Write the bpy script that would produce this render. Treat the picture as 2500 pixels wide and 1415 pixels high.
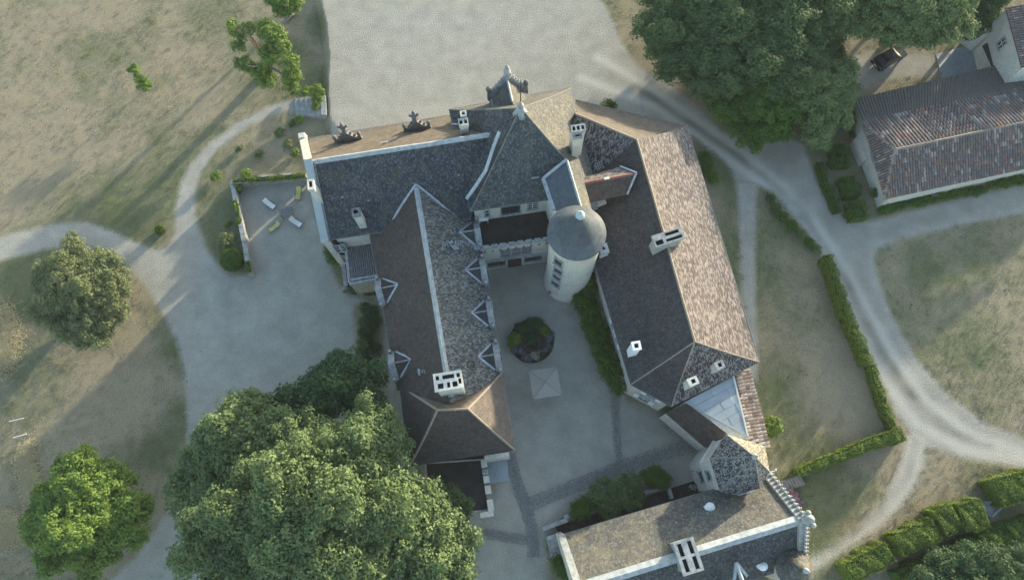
import bpy, bmesh, math, random
import numpy as np
from mathutils import Vector, Matrix
random.seed(7); RS=np.random.RandomState(11)
# ---------------------------------------------------------------- camera, light
F=1667.0; NX,NY=1272.0,1230.0; H=71.0
OX,OY=NX-1250,NY-707.5
TILT=math.atan(math.hypot(OX,OY)/F); ROLL=-math.atan2(OX,OY)
SUN_ELEV=math.radians(8.8); SUN_AZ=math.radians(46)      # direction towards the sun, seen from above
S=bpy.context.scene
for o in list(bpy.data.objects): bpy.data.objects.remove(o)
cam=bpy.data.objects.new('camera',bpy.data.cameras.new('camera')); S.collection.objects.link(cam); S.camera=cam
CM=Matrix.Rotation(TILT,3,'X')@Matrix.Rotation(ROLL,3,'Z')
cam.matrix_world=Matrix.Translation((0,0,H))@CM.to_4x4()
cam.data.sensor_width=36; cam.data.lens=36*F/2500; cam.data.clip_start=.5; cam.data.clip_end=6000
W=bpy.data.worlds.new('World'); S.world=W; W.use_nodes=True
nt=W.node_tree; bg=nt.nodes['Background']; sk=nt.nodes.new('ShaderNodeTexSky'); sk.sky_type='NISHITA'; sk.sun_disc=False
sk.sun_elevation=SUN_ELEV; sk.sun_rotation=math.pi/2-SUN_AZ; sk.altitude=100; sk.air_density=1.0; sk.dust_density=1.0; sk.ozone_density=1.0
nt.links.new(sk.outputs[0],bg.inputs[0]); bg.inputs[1].default_value=.15
sl=bpy.data.lights.new('sun','SUN'); sl.energy=2.4; sl.angle=math.radians(1.5); sl.color=(1,.90,.68)
so=bpy.data.objects.new('sun',sl); S.collection.objects.link(so)
sd=Vector((math.cos(SUN_AZ)*math.cos(SUN_ELEV),math.sin(SUN_AZ)*math.cos(SUN_ELEV),math.sin(SUN_ELEV)))
so.rotation_euler=sd.to_track_quat('Z','Y').to_euler()
S.view_settings.view_transform='Standard'; S.view_settings.look='None'; S.view_settings.gamma=1; S.view_settings.use_curve_mapping=False
S.view_settings.exposure=2.15
# ---------------------------------------------------------------- photo pixel + real height -> point in the place
Rm=np.array(CM)
def P(u,v,h=0.0):
    d=Rm@np.array([(u-1250)/F,-(v-707.5)/F,-1.0]); t=(h-H)/d[2]
    return Vector((d[0]*t,d[1]*t,h))
def plane(a,b,c):
    n=(b-a).cross(c-a).normalized(); return n,a
def hit(u,v,pl,lift=0.0):
    d=Vector(Rm@np.array([(u-1250)/F,-(v-707.5)/F,-1.0])); o=Vector((0,0,H)); t=(pl[1]-o).dot(pl[0])/d.dot(pl[0])
    q=o+d*t; q.z+=lift; return q
def htop(b,t):           # height of a thing whose foot is the 3-D point b and whose top shows at pixel t
    hs=np.arange(b.z,b.z+12,.05); return float(min(hs,key=lambda h:(P(t[0],t[1],h).xy-b.xy).length))
GW=-1.0                  # the west garden lies a metre lower than the forecourt
# ---------------------------------------------------------------- object helpers
COL=S.collection
def tag(o,label=None,cat=None,group=None,kind=None):
    if label:o['label']=label
    if cat:o['category']=cat
    if group:o['group']=group
    if kind:o['kind']=kind
    return o
def empty(name,loc,label,cat,group=None,rz=0):
    o=bpy.data.objects.new(name,None); COL.objects.link(o); o.location=loc; o.rotation_euler=(0,0,rz); o.empty_display_size=.3
    return tag(o,label,cat,group)
def wm(o):
    m=Matrix.LocRotScale(o.location,o.rotation_euler,o.scale)
    return (wm(o.parent)@o.matrix_parent_inverse@m) if o.parent else m
def link(me,name,mat,parent=None,smooth=False,world=True):
    o=bpy.data.objects.new(name,me); COL.objects.link(o)
    if mat and not me.materials: me.materials.append(mat)
    if smooth: me.polygons.foreach_set('use_smooth',[True]*len(me.polygons))
    if parent is not None:
        o.parent=parent
        if world: o.matrix_parent_inverse=wm(parent).inverted()
    return o
class MB:
    def __init__(s): s.v=[]; s.f=[]; s.uv=None
    def add(s,vs,fs):
        n=len(s.v); s.v+= [tuple(x) for x in vs]; s.f+=[tuple(i+n for i in f) for f in fs]; return s
    def box(s,c,d,rz=0,top=1.0):
        lx,ly,lz=d; R=Matrix.Rotation(rz,3,'Z'); vs=[]
        for z,k in((-.5,1),(.5,top)):
            for x,y in((-.5,-.5),(.5,-.5),(.5,.5),(-.5,.5)): vs.append(Vector(c)+R@Vector((x*lx*k,y*ly*k,z*lz)))
        return s.add(vs,[(3,2,1,0),(4,5,6,7),(0,1,5,4),(1,2,6,5),(2,3,7,6),(3,0,4,7)])
    def prism(s,pts,z0,z1,bottom=True):
        n=len(pts); a=sum(pts[i][0]*pts[(i+1)%n][1]-pts[(i+1)%n][0]*pts[i][1] for i in range(n))
        if a<0: pts=pts[::-1]
        vs=[(p[0],p[1],z0) for p in pts]+[(p[0],p[1],z1) for p in pts]
        return s.add(vs,[tuple(range(n-1,-1,-1)),tuple(range(n,2*n))]+[(i,(i+1)%n,n+(i+1)%n,n+i) for i in range(n)])
    def strip(s,path,w,t,drop=0.0,up=None):   # ridge cap / coping / kerb swept along a path
        path=[Vector(p) for p in path]; rings=[]
        for i,p in enumerate(path):
            d=(path[min(i+1,len(path)-1)]-path[max(i-1,0)]); d.z=0 if up is None else d.z; d.normalize()
            sd_=d.cross(Vector((0,0,1)) if up is None else up).normalized(); U=Vector((0,0,1)) if up is None else up
            rings.append([p-sd_*w/2-U*drop,p+U*t,p+sd_*w/2-U*drop,p+sd_*w/2-U*(drop+.12),p-sd_*w/2-U*(drop+.12)])
        if drop==0:
            for r,p in zip(rings,path):
                U=Vector((0,0,1)) if up is None else up
                r[0]=r[0]+U*t; r[2]=r[2]+U*t
        n=5; vs=[q for r in rings for q in r]; fs=[]
        for i in range(len(rings)-1):
            for k in range(n): fs.append((i*n+k,i*n+(k+1)%n,(i+1)*n+(k+1)%n,(i+1)*n+k))
        fs.append(tuple(range(n-1,-1,-1))); fs.append(tuple((len(rings)-1)*n+k for k in range(n)))
        return s.add(vs,fs)
    def tube(s,path,r,n=6):
        path=[Vector(p) for p in path]; rs=r if hasattr(r,'__len__') else [r]*len(path); vs=[];fs=[]
        for i,p in enumerate(path):
            d=(path[min(i+1,len(path)-1)]-path[max(i-1,0)]).normalized()
            a=d.orthogonal().normalized() if i==0 else (a-d*a.dot(d)).normalized(); b=d.cross(a)
            for k in range(n):
                t=2*math.pi*k/n; vs.append(p+(a*math.cos(t)+b*math.sin(t))*rs[i])
        for i in range(len(path)-1):
            for k in range(n): fs.append((i*n+k,i*n+(k+1)%n,(i+1)*n+(k+1)%n,(i+1)*n+k))
        fs.append(tuple(range(n-1,-1,-1))); fs.append(tuple((len(path)-1)*n+k for k in range(n)))
        return s.add(vs,fs)
    def lathe(s,c,prof,n=32,cap=True):
        vs=[];fs=[]
        for r,z in prof:
            for k in range(n):
                t=2*math.pi*k/n; vs.append((c[0]+r*math.cos(t),c[1]+r*math.sin(t),c[2]+z))
        for i in range(len(prof)-1):
            for k in range(n): fs.append((i*n+k,i*n+(k+1)%n,(i+1)*n+(k+1)%n,(i+1)*n+k))
        if cap: fs.append(tuple(range(n-1,-1,-1))); fs.append(tuple((len(prof)-1)*n+k for k in range(n)))
        return s.add(vs,fs)
    def ball(s,c,r,sz=1.0,n=8,m=5):
        return s.lathe(c,[(max(.01,r*math.sin(math.pi*i/m)),-r*sz*math.cos(math.pi*i/m)) for i in range(m+1)],n)
    def build(s,name,mat,parent=None,smooth=False,bevel=0):
        me=bpy.data.meshes.new(name); me.from_pydata(s.v,[],s.f); me.update()
        if bevel:
            bm=bmesh.new(); bm.from_mesh(me); bmesh.ops.bevel(bm,geom=bm.edges[:],offset=bevel,segments=1,affect='EDGES'); bm.to_mesh(me); bm.free()
        if s.uv:
            l=me.uv_layers.new(name='UVMap'); l.data.foreach_set('uv',np.array([c for f in s.uv for q in f for c in q],dtype=np.float32))
        return link(me,name,mat,parent,smooth)
# ---------------------------------------------------------------- materials
class NT:
    def __init__(s,name):
        s.m=bpy.data.materials.new(name); s.m.use_nodes=True; s.t=s.m.node_tree; s.b=s.t.nodes['Principled BSDF']
    def n(s,ty,**k):
        x=s.t.nodes.new('ShaderNode'+ty)
        for a,b in k.items():
            if hasattr(x,a): setattr(x,a,b)
            else: x.inputs[a.replace('_',' ')].default_value=b
        return x
    def l(s,a,b): s.t.links.new(a,b)
    def pos(s): return s.n('NewGeometry').outputs['Position']
    def noise(s,scale,detail=4,vec=None,rough=.6):
        x=s.n('TexNoise'); x.inputs['Scale'].default_value=scale; x.inputs['Detail'].default_value=detail; x.inputs['Roughness'].default_value=rough
        s.l(vec if vec is not None else s.pos(),x.inputs['Vector']); return x.outputs['Fac']
    def ramp(s,fac,a,b,c0=(0,0,0,1),c1=(1,1,1,1)):
        x=s.n('ValToRGB'); e=x.color_ramp.elements; e[0].position=a;e[1].position=b;e[0].color=c0;e[1].color=c1; s.l(fac,x.inputs[0]); return x.outputs[0]
    def mix(s,fac,a,b,mode='MIX'):
        x=s.n('Mix'); x.data_type='RGBA'; x.blend_type=mode
        for v,i in((fac,0),(a,6),(b,7)):
            if isinstance(v,(float,int)): x.inputs[i].default_value=v
            elif isinstance(v,tuple): x.inputs[i].default_value=v if len(v)==4 else v+(1,)
            else: s.l(v,x.inputs[i])
        return x.outputs[2]
    def math(s,op,a,b=None,c=None,clamp=False):
        x=s.n('Math'); x.operation=op; x.use_clamp=clamp
        for v,i in((a,0),(b,1),(c,2)):
            if v is None: continue
            if isinstance(v,(float,int)): x.inputs[i].default_value=v
            else: s.l(v,x.inputs[i])
        return x.outputs[0]
    def bump(s,h,strength=.4,dist=.05):
        x=s.n('Bump'); x.inputs['Strength'].default_value=strength; x.inputs['Distance'].default_value=dist; s.l(h,x.inputs['Height']); s.l(x.outputs[0],s.b.inputs['Normal'])
    def out(s,col,rough=.85,spec=.3):
        if isinstance(col,tuple): s.b.inputs['Base Color'].default_value=col+(1,)
        else: s.l(col,s.b.inputs['Base Color'])
        s.b.inputs['Roughness'].default_value=rough; s.b.inputs['Specular IOR Level'].default_value=spec; return s.m
def mat_plain(name,c,var=.25,scale=3,rough=.8,metal=0,fine=25,spec=.3):
    t=NT(name); n1=t.noise(scale,4); n2=t.noise(fine,3); k=t.math('ADD',t.math('MULTIPLY',n1,.6),t.math('MULTIPLY',n2,.4))
    lo=tuple(x*(1-var) for x in c)+(1,); hi=tuple(min(1,x*(1+var)) for x in c)+(1,)
    col=t.ramp(k,.32,.68,lo,hi); t.b.inputs['Metallic'].default_value=metal; t.bump(k,.3,.03); return t.out(col,rough,spec)
def mat_roof(name,a,b,lichen,la,tile=(.2,.28),var=.5,moss=None,ma=0.0,patch=.6,streak=0.0,fleck=.72,rough=.8,nf=10):
    """slates or flat tiles: every tile its own tone on the slope's own grid, lichen flecks, moss patches"""
    t=NT(name); uv=t.n('UVMap').outputs[0]
    mp=t.n('Mapping'); mp.inputs['Scale'].default_value=(1/tile[0],1/tile[1],1); t.l(uv,mp.inputs[0])
    sx=t.n('SeparateXYZ'); t.l(mp.outputs[0],sx.inputs[0])
    row=t.math('FLOOR',sx.outputs[1]); xs=t.math('ADD',sx.outputs[0],t.math('MULTIPLY',row,.5)); colm=t.math('FLOOR',xs)
    cb=t.n('CombineXYZ'); t.l(colm,cb.inputs[0]); t.l(row,cb.inputs[1])
    wn=t.n('TexWhiteNoise'); wn.noise_dimensions='2D'; t.l(cb.outputs[0],wn.inputs['Vector']); wv=wn.outputs['Value']
    big=t.noise(.35,5); mid=t.noise(2.2,4); fine=t.noise(14,3)
    base=t.mix(t.ramp(big,.5-patch*.3,.5+patch*.3),a,b)
    base=t.mix(var,base,t.mix(1.0,base,t.ramp(wv,0,1,(.35,.35,.35,1),(1.65,1.65,1.65,1)),'MULTIPLY'))
    base=t.mix(.35,base,t.mix(1.0,base,t.ramp(t.math('FRACT',sx.outputs[1]),.0,.35,(.35,.35,.35,1),(1.1,1.1,1.1,1)),'MULTIPLY'))
    base=t.mix(.6,base,t.mix(1.0,base,t.ramp(mid,.3,.7,(.6,.6,.6,1),(1.4,1.4,1.4,1)),'MULTIPLY'))
    if streak:
        m2=t.n('Mapping'); m2.inputs['Scale'].default_value=(2.6,.25,1); t.l(uv,m2.inputs[0]); st=t.noise(1.0,4,m2.outputs[0])
        base=t.mix(t.math('MULTIPLY',t.ramp(st,.5,.75),streak),base,lichen)
    if moss: base=t.mix(t.math('MULTIPLY',t.ramp(t.noise(.8,6,rough=.75),.5,.68),ma),base,moss)
    wl=t.ramp(t.math('ADD',t.math('MULTIPLY',wv,.36),t.math('ADD',t.math('MULTIPLY',t.noise(1.1,5),.3),t.math('MULTIPLY',t.noise(nf,3),.40))),fleck-.12,fleck+.03)
    base=t.mix(t.math('MULTIPLY',wl,la),base,lichen)
    fl=t.ramp(t.noise(nf,2),.69,.75); base=t.mix(t.math('MULTIPLY',fl,la),base,tuple(min(1,x*1.4) for x in lichen))
    fy=t.math('FRACT',sx.outputs[1]); h=t.math('ADD',t.math('MULTIPLY',fy,-1.0),t.math('ADD',t.math('MULTIPLY',wv,.8),fine))
    t.bump(h,.5,.03); return t.out(base,rough,.3)
def mat_stone(name,a,b,stain=(.10,.10,.09),sa=.5,course=(.55,.32),bump=.5):
    t=NT(name); br=t.n('TexBrick'); br.inputs['Scale'].default_value=1; br.inputs['Brick Width'].default_value=course[0]; br.inputs['Row Height'].default_value=course[1]
    br.inputs['Mortar Size'].default_value=.02; br.inputs['Color1'].default_value=a+(1,); br.inputs['Color2'].default_value=b+(1,); br.inputs['Mortar'].default_value=tuple(x*.78 for x in a)+(1,)
    g=t.n('NewGeometry'); sx=t.n('SeparateXYZ'); t.l(g.outputs['Position'],sx.inputs[0]); cb=t.n('CombineXYZ')
    t.l(t.math('ADD',sx.outputs[0],t.math('MULTIPLY',sx.outputs[1],.83)),cb.inputs[0]); t.l(sx.outputs[2],cb.inputs[1]); t.l(cb.outputs[0],br.inputs['Vector'])
    n=t.noise(.9,6,rough=.7); n2=t.noise(9,4); c=t.mix(t.math('MULTIPLY',t.ramp(n,.48,.72),sa),br.outputs[0],stain)
    c=t.mix(.5,c,t.mix(1.0,c,t.ramp(n2,.3,.7,(.6,.6,.6,1),(1.4,1.4,1.4,1)),'MULTIPLY')); t.bump(t.math('ADD',n2,br.outputs['Fac']),bump,.04); return t.out(c,.9)
def mat_leaf(name,dark,light,trans=.25,rough=.7):
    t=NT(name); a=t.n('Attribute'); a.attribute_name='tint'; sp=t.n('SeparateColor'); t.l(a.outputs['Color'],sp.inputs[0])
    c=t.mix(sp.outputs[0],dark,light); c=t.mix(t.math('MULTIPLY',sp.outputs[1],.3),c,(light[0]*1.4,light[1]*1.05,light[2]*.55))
    t.out(c,rough,.35); tr=t.n('BsdfTranslucent'); t.l(c,tr.inputs[0]); mx=t.n('MixShader'); mx.inputs[0].default_value=trans
    t.l(t.b.outputs[0],mx.inputs[1]); t.l(tr.outputs[0],mx.inputs[2]); t.l(mx.outputs[0],t.t.nodes['Material Output'].inputs[0]); return t.m
M={}
M['slate']=mat_roof('slate',(.030,.034,.044),(.048,.052,.062),(.19,.19,.165),.42,(.12,.18),.55,(.075,.085,.045),.55)
M['slate_pav']=mat_roof('slate_pavilion',(.038,.045,.055),(.060,.068,.072),(.21,.21,.18),.42,(.12,.18),.5,(.09,.10,.065),.7)
M['slate_worn']=mat_roof('slate_worn',(.060,.063,.064),(.10,.10,.093),(.25,.245,.215),.6,(.12,.24),.6,(.11,.11,.075),.6,streak=.35,fleck=.66)
M['slate_grey']=mat_roof('slate_grey',(.070,.070,.068),(.098,.095,.086),(.25,.235,.18),.45,(.12,.2),.35,(.20,.18,.10),.55,fleck=.74)
M['slate_clean']=mat_roof('slate_clean',(.066,.080,.092),(.078,.092,.105),(.2,.2,.2),.0,(.1,.1),.12,rough=.5)
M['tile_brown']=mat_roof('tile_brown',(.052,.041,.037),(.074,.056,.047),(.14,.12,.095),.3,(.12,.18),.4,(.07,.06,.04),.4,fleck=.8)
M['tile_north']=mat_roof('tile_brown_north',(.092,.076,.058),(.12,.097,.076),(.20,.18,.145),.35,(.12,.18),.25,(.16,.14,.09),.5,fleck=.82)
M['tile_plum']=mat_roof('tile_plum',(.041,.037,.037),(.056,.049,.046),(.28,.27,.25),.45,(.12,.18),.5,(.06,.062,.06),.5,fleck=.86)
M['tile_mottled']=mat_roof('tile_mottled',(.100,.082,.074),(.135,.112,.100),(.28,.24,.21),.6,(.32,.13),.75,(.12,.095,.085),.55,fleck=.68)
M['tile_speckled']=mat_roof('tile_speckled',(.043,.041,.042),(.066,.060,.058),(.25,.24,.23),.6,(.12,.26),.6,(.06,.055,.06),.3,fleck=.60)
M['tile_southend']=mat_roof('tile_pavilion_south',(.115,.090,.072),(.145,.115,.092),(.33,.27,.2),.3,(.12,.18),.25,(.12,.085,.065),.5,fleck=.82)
M['limestone']=mat_stone('limestone',(.52,.50,.44),(.56,.54,.47),sa=.3)
M['rubble']=mat_stone('rubble_stone',(.36,.34,.29),(.26,.25,.22),sa=.5,course=(.3,.18),bump=.9)
M['weathered']=mat_plain('weathered_stone',(.27,.28,.27),.45,2.5,.9)
M['darkstone']=mat_plain('lichened_stone',(.15,.15,.15),.55,3.5,.9)
M['lead']=mat_plain('lead_flashing',(.30,.33,.34),.4,2.2,.55,.1)
M['zinc']=mat_plain('zinc_sheet',(.27,.31,.33),.12,.8,.5,.2)
M['zinc_pale']=mat_plain('zinc_sheet_pale',(.50,.51,.47),.12,.8,.5,.2)
M['mortar']=mat_plain('ridge_mortar',(.26,.22,.17),.35,5,.9)
M['soot']=mat_plain('soot_black',(.012,.011,.011),.3)
M['glass']=mat_plain('dark_window_glass',(.03,.035,.045),.2,rough=.15,spec=.6)
M['gutter']=mat_plain('gutter_zinc',(.10,.11,.12),.2,rough=.5)
M['flat_dark']=mat_plain('dark_terrace_felt',(.040,.034,.031),.45,1.0,.95)
M['white']=mat_plain('white_paint',(.72,.72,.70),.08)
M['brickred']=mat_plain('red_brick',(.20,.09,.07),.3)
M['wood']=mat_plain('grey_teak',(.15,.155,.155),.25)
M['darkwood']=mat_plain('dark_timber',(.05,.035,.028),.3)
M['canvas']=mat_plain('pale_canvas',(.27,.26,.225),.06,rough=.9)
M['sling_white']=mat_plain('white_sling',(.62,.64,.62),.05)
M['sling_yellow']=mat_plain('yellow_sling',(.42,.40,.15),.08)
M['bark']=mat_plain('bark',(.12,.10,.08),.4,4,.95)
M['bark_pale']=mat_plain('pale_bark',(.30,.28,.24),.3,4,.95)
M['bark_red']=mat_plain('red_bark',(.30,.17,.09),.3,4,.95)
M['carpaint']=mat_plain('black_car_paint',(.012,.012,.016),.1,rough=.2,spec=.6)
M['rubber']=mat_plain('rubber',(.02,.02,.02),.2)
M['copper']=mat_plain('weathered_zinc_finial',(.34,.42,.45),.15,rough=.5)
M['iron']=mat_plain('iron',(.06,.05,.05),.2)
M['water']=mat_plain('dark_water',(.02,.025,.02),.2,rough=.1)
M['leaf_green']=mat_leaf('leaf_green',(.072,.120,.042),(.175,.240,.090))
M['leaf_bright']=mat_leaf('leaf_bright',(.065,.130,.022),(.190,.280,.050))
M['leaf_dark']=mat_leaf('leaf_dark',(.022,.058,.022),(.075,.140,.048))
M['leaf_teal']=mat_leaf('leaf_teal',(.036,.078,.026),(.120,.180,.066))
M['leaf_grey']=mat_leaf('leaf_grey',(.085,.120,.050),(.215,.245,.110))
M['leaf_ivy']=mat_leaf('leaf_ivy',(.030,.075,.010),(.10,.185,.025))
M['leaf_hedge']=mat_leaf('leaf_hedge',(.055,.105,.015),(.170,.240,.035))
M['leaf_straw']=mat_leaf('leaf_straw',(.42,.38,.24),(.62,.57,.38))
M['petal_mauve']=mat_leaf('petal_mauve',(.13,.12,.19),(.28,.26,.36))
M['petal_pale']=mat_leaf('petal_pale',(.25,.24,.22),(.5,.48,.42))
M['petal_pink']=mat_leaf('petal_pink',(.25,.10,.2),(.5,.28,.4))
# ---------------------------------------------------------------- the ground, one sheet cut into its surfaces
def pw(px,h=0.0): return np.array([list(P(u,v,h))[:2] for u,v in px])
def smooth(px,closed=True,k=3):
    a=np.array(px,float)
    for _ in range(k):
        b=np.roll(a,-1,0) if closed else a[1:]; c=a if closed else a[:-1]
        q=.75*c+.25*b; r=.25*c+.75*b; n=np.empty((len(q)*2,2)); n[0::2]=q; n[1::2]=r
        a=n if closed else np.vstack([a[:1],n,a[-1:]])
    return a
def sdf(X,Y,poly):
    d=np.full(X.shape,1e9); ins=np.zeros(X.shape,bool); n=len(poly)
    for i in range(n):
        ax,ay=poly[i]; bx,by=poly[(i+1)%n]; ex,ey=bx-ax,by-ay; wx,wy=X-ax,Y-ay; L=ex*ex+ey*ey
        if L<1e-9: continue
        t=np.clip((wx*ex+wy*ey)/L,0,1); d=np.minimum(d,(wx-ex*t)**2+(wy-ey*t)**2)
        c=((ay>Y)!=(by>Y))
        if ey!=0: ins^=c&(X<(ex*(Y-ay)/ey+ax))
    return np.where(ins,1,-1)*np.sqrt(d)
def segd(X,Y,line):
    d=np.full(X.shape,1e9)
    for i in range(len(line)-1):
        ax,ay=line[i]; bx,by=line[i+1]; ex,ey=bx-ax,by-ay; L=ex*ex+ey*ey+1e-9; t=np.clip(((X-ax)*ex+(Y-ay)*ey)/L,0,1)
        d=np.minimum(d,(X-ax-ex*t)**2+(Y-ay-ey*t)**2)
    return np.sqrt(d)
def grid_axis(a,b,s,far):
    m=list(np.arange(a,b+1e-6,s)); st=s; lo=[];hi=[];x=a
    while x>-far: st*=1.5; x-=st; lo.append(x)
    st=s; x=b
    while x<far: st*=1.5; x+=st; hi.append(x)
    return np.array(lo[::-1]+m+hi)
gx=grid_axis(-68,69,.25,1800); gy=grid_axis(-11,68,.25,1800); X,Y=np.meshgrid(gx,gy)
# line where the west garden drops below the forecourt
DL=[P(760,-400,0).xy,P(783,0,0).xy,P(797,60,0).xy,P(805,130,0).xy,P(801,200,0).xy,P(808,292,0).xy,P(850,350,7).xy,P(880,470,7).xy,P(985,700,6).xy,P(1040,900,6).xy,P(1085,1050,5).xy,P(1120,1180,0).xy,P(1130,1300,0).xy,P(1120,1500,0).xy,P(1120,3500,0).xy]
dly=np.array([p[1] for p in DL])[::-1]; dlx=np.array([p[0] for p in DL])[::-1]
dx=X-np.interp(Y,dly,dlx)
wramp=np.where(Y<8,4.0,.9); tt=np.clip(-dx/wramp,0,1); Z=GW*(tt*tt*(3-2*tt))
def nz(X,Y,s,seed=0):
    r=np.random.RandomState(seed); g=r.rand(256,256); x=X/s; y=Y/s; xi=np.floor(x).astype(int); yi=np.floor(y).astype(int); fx=x-xi; fy=y-yi; fx=fx*fx*(3-2*fx); fy=fy*fy*(3-2*fy)
    q=lambda i,j:g[(xi+i)%256,(yi+j)%256]
    return (q(0,0)*(1-fx)+q(1,0)*fx)*(1-fy)+(q(0,1)*(1-fx)+q(1,1)*fx)*fy
FORE=pw([(783,-700),(775,-60),(783,0),(797,60),(804,130),(800,200),(803,250),(806,300),(800,345),(1000,420),(1400,420),(1690,330),(1770,395),(1795,440),(1846,448),(1890,468),(1950,540),(2000,600),(2022,650),(2050,730),(2100,820),(2140,900),(2190,1010),(2240,1080),(2330,1110),(2420,1132),(2600,1160),(2600,1090),(2500,1070),(2400,1030),(2310,960),(2240,880),(2180,780),(2150,700),(2134,640),(2140,608),(2200,582),(2350,548),(2500,518),(2700,480),(2700,420),(2500,452),(2350,482),(2130,542),(2070,540),(2020,490),(1985,420),(1960,350),(1900,335),(1830,345),(1760,320),(1710,270),(1640,210),(1560,165),(1520,110),(1490,40),(1470,0),(1440,-60),(1400,-700)])
WEST=pw([(-900,660),(-60,640),(0,636),(60,622),(120,606),(190,596),(240,606),(300,640),(350,690),(390,750),(430,830),(450,900),(457,1000),(455,1100),(440,1180),(400,1260),(350,1340),(270,1415),(150,1520),(600,1700),(1130,1600),(1180,1350),(1180,1250),(1000,1150),(960,1000),(915,740),(862,722),(830,700),(780,560),(742,425),(700,425),(575,445),(590,560),(612,672),(560,672),(530,645),(500,600),(480,540),(474,480),(490,420),(530,365),(600,310),(690,272),(795,285),(795,238),(720,240),(650,262),(580,300),(510,350),(465,400),(440,450),(428,510),(428,570),(408,604),(370,608),(320,585),(270,562),(210,544),(150,545),(70,560),(0,578),(-60,590),(-900,740)],GW)
COURT=pw([(1160,640),(1345,640),(1430,700),(1530,980),(1620,1010),(1720,1100),(1730,1180),(1640,1200),(1560,1190),(1480,1240),(1390,1260),(1350,1290),(1330,1330),(1350,1500),(1100,1600),(1180,1270),(1240,1100),(1190,900)])
SPATH=pw([(1797,440),(1805,520),(1808,640),(1812,720),(1822,800),(1815,930),(1850,930),(1846,800),(1843,640),(1844,520),(1848,450)])
SIDE=pw([(850,722),(905,722),(925,745),(938,850),(948,980),(985,1150),(1010,1150),(1000,900),(965,720),(930,700),(860,700)],GW)
PARK=pw([(2090,130),(2200,120),(2290,130),(2290,190),(2180,200),(2110,230),(2080,260),(2040,260),(2060,150)])
TRK2=pw([(2215,1060),(2190,1150),(2150,1230),(2080,1300),(2000,1345),(1960,1370),(1985,1400),(2060,1350),(2150,1290),(2220,1220),(2255,1150),(2265,1080)])
dF=sdf(X,Y,FORE); dW=sdf(X,Y,WEST); dC=sdf(X,Y,COURT); dS=sdf(X,Y,SPATH); dSi=sdf(X,Y,SIDE); dPk=sdf(X,Y,PARK); dT=sdf(X,Y,TRK2)
west=dx<-wramp*.5
BEDS=[pw([(862,745),(880,738),(912,742),(925,770),(935,850),(944,930),(950,1010),(900,1000),(872,900),(865,820)],GW),pw([(800,590),(845,600),(850,690),(930,690),(940,718),(860,716),(830,700),(790,610)],GW)]
g=np.maximum.reduce([dF,np.where(west|(Y<8),dW,-9),dC,dS,np.where(west,dSi,-9)])
for bd in BEDS: g=np.minimum(g,-sdf(X,Y,bd))
fz=np.maximum(dPk*.5-.2,dT*.7-.1); gfz=np.maximum(g,fz)
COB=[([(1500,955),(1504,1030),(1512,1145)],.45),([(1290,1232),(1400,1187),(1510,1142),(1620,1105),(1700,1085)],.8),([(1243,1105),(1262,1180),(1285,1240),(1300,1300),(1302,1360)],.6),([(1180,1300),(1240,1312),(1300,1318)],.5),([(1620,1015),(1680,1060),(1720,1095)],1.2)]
# paler, worn wheel tracks and darker strip between them
def gau(d,w): return np.exp(-(d/w)**2)
T1=pw([(1460,140),(1620,235),(1760,335),(1880,425),(1980,530),(2050,630),(2110,740),(2190,880),(2270,985),(2380,1065),(2520,1110)]); 
T2=pw([(1420,190),(1600,262),(1740,360),(1850,440),(1950,555),(2030,670),(2090,800),(2160,930),(2240,1035),(2350,1095),(2500,1125)])
T3=pw([(2235,1085),(2215,1160),(2150,1245),(2050,1325),(1990,1365)])
mid=pw([(1560,215),(1700,310),(1800,378),(1900,455),(1960,510),(2010,590),(2080,705),(2150,850),(2230,965),(2330,1055),(2420,1090)])
rut_shade=1.25*gau(segd(X,Y,T1),.62)+1.25*gau(segd(X,Y,T2),.62)+.8*gau(np.abs(segd(X,Y,T3)-.75),.42)-.75*gau(segd(X,Y,mid),.5)*(.3+1.4*nz(X,Y,1.5,5))
for ln,w_ in COB: rut_shade=rut_shade-.45*gau(segd(X,Y,pw(ln)),w_)
drv=np.clip(dF*.6,0,1)*(X>P(1560,220,0).x)
rut_shade=rut_shade-.42*drv*(.6+.8*nz(X,Y,2.0,6))
rut_shade=rut_shade-.35*np.clip(1-dC/.9,0,1)*(dC>0)*(.5+nz(X,Y,1.1,9))  # contact shade at the wall feet painted into the gravel, along with dirt
bare=np.clip(.5+.25*rut_shade,0,1)  # bare tracks and dirt together with the painted contact shade
# greener and drier parts of the grass
green=.42+.5*(nz(X,Y,9,1)-.5)+.45*(nz(X,Y,3.2,2)-.5)+.3*(nz(X,Y,1.2,3)-.5)
def blob(u,v,r,a,h=0):
    global green
    c=P(u,v,h); green=green+a*np.exp(-((X-c.x)**2+(Y-c.y)**2)/(r*.043)**2)
for u,v,r,a in[(520,340,70,.45),(440,430,60,.4),(300,540,90,.6),(250,500,60,.3),(370,560,60,.35),(250,150,90,.25),(350,100,80,.2),(700,120,40,.4),(770,60,40,.35),(780,200,40,.3),(60,640,70,.5),(90,740,80,.35),(60,880,90,.35),(60,1000,80,.4),(420,850,25,.5),(440,1000,25,.4),(330,1130,80,.35),(400,1100,50,.45),(260,740,60,-.3),(330,900,90,-.35),(250,1000,100,-.35),(30,800,50,-.2),(120,60,140,-.25),(100,300,160,-.3),(250,380,90,-.3),(60,450,120,-.25),(560,180,60,-.2),(540,560,60,.55),(560,500,50,.3),(500,480,30,.3),(660,360,60,-.25),(600,400,60,.2),(760,300,30,-.4),(490,250,50,-.25)]: blob(u,v,r,a,GW)
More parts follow.
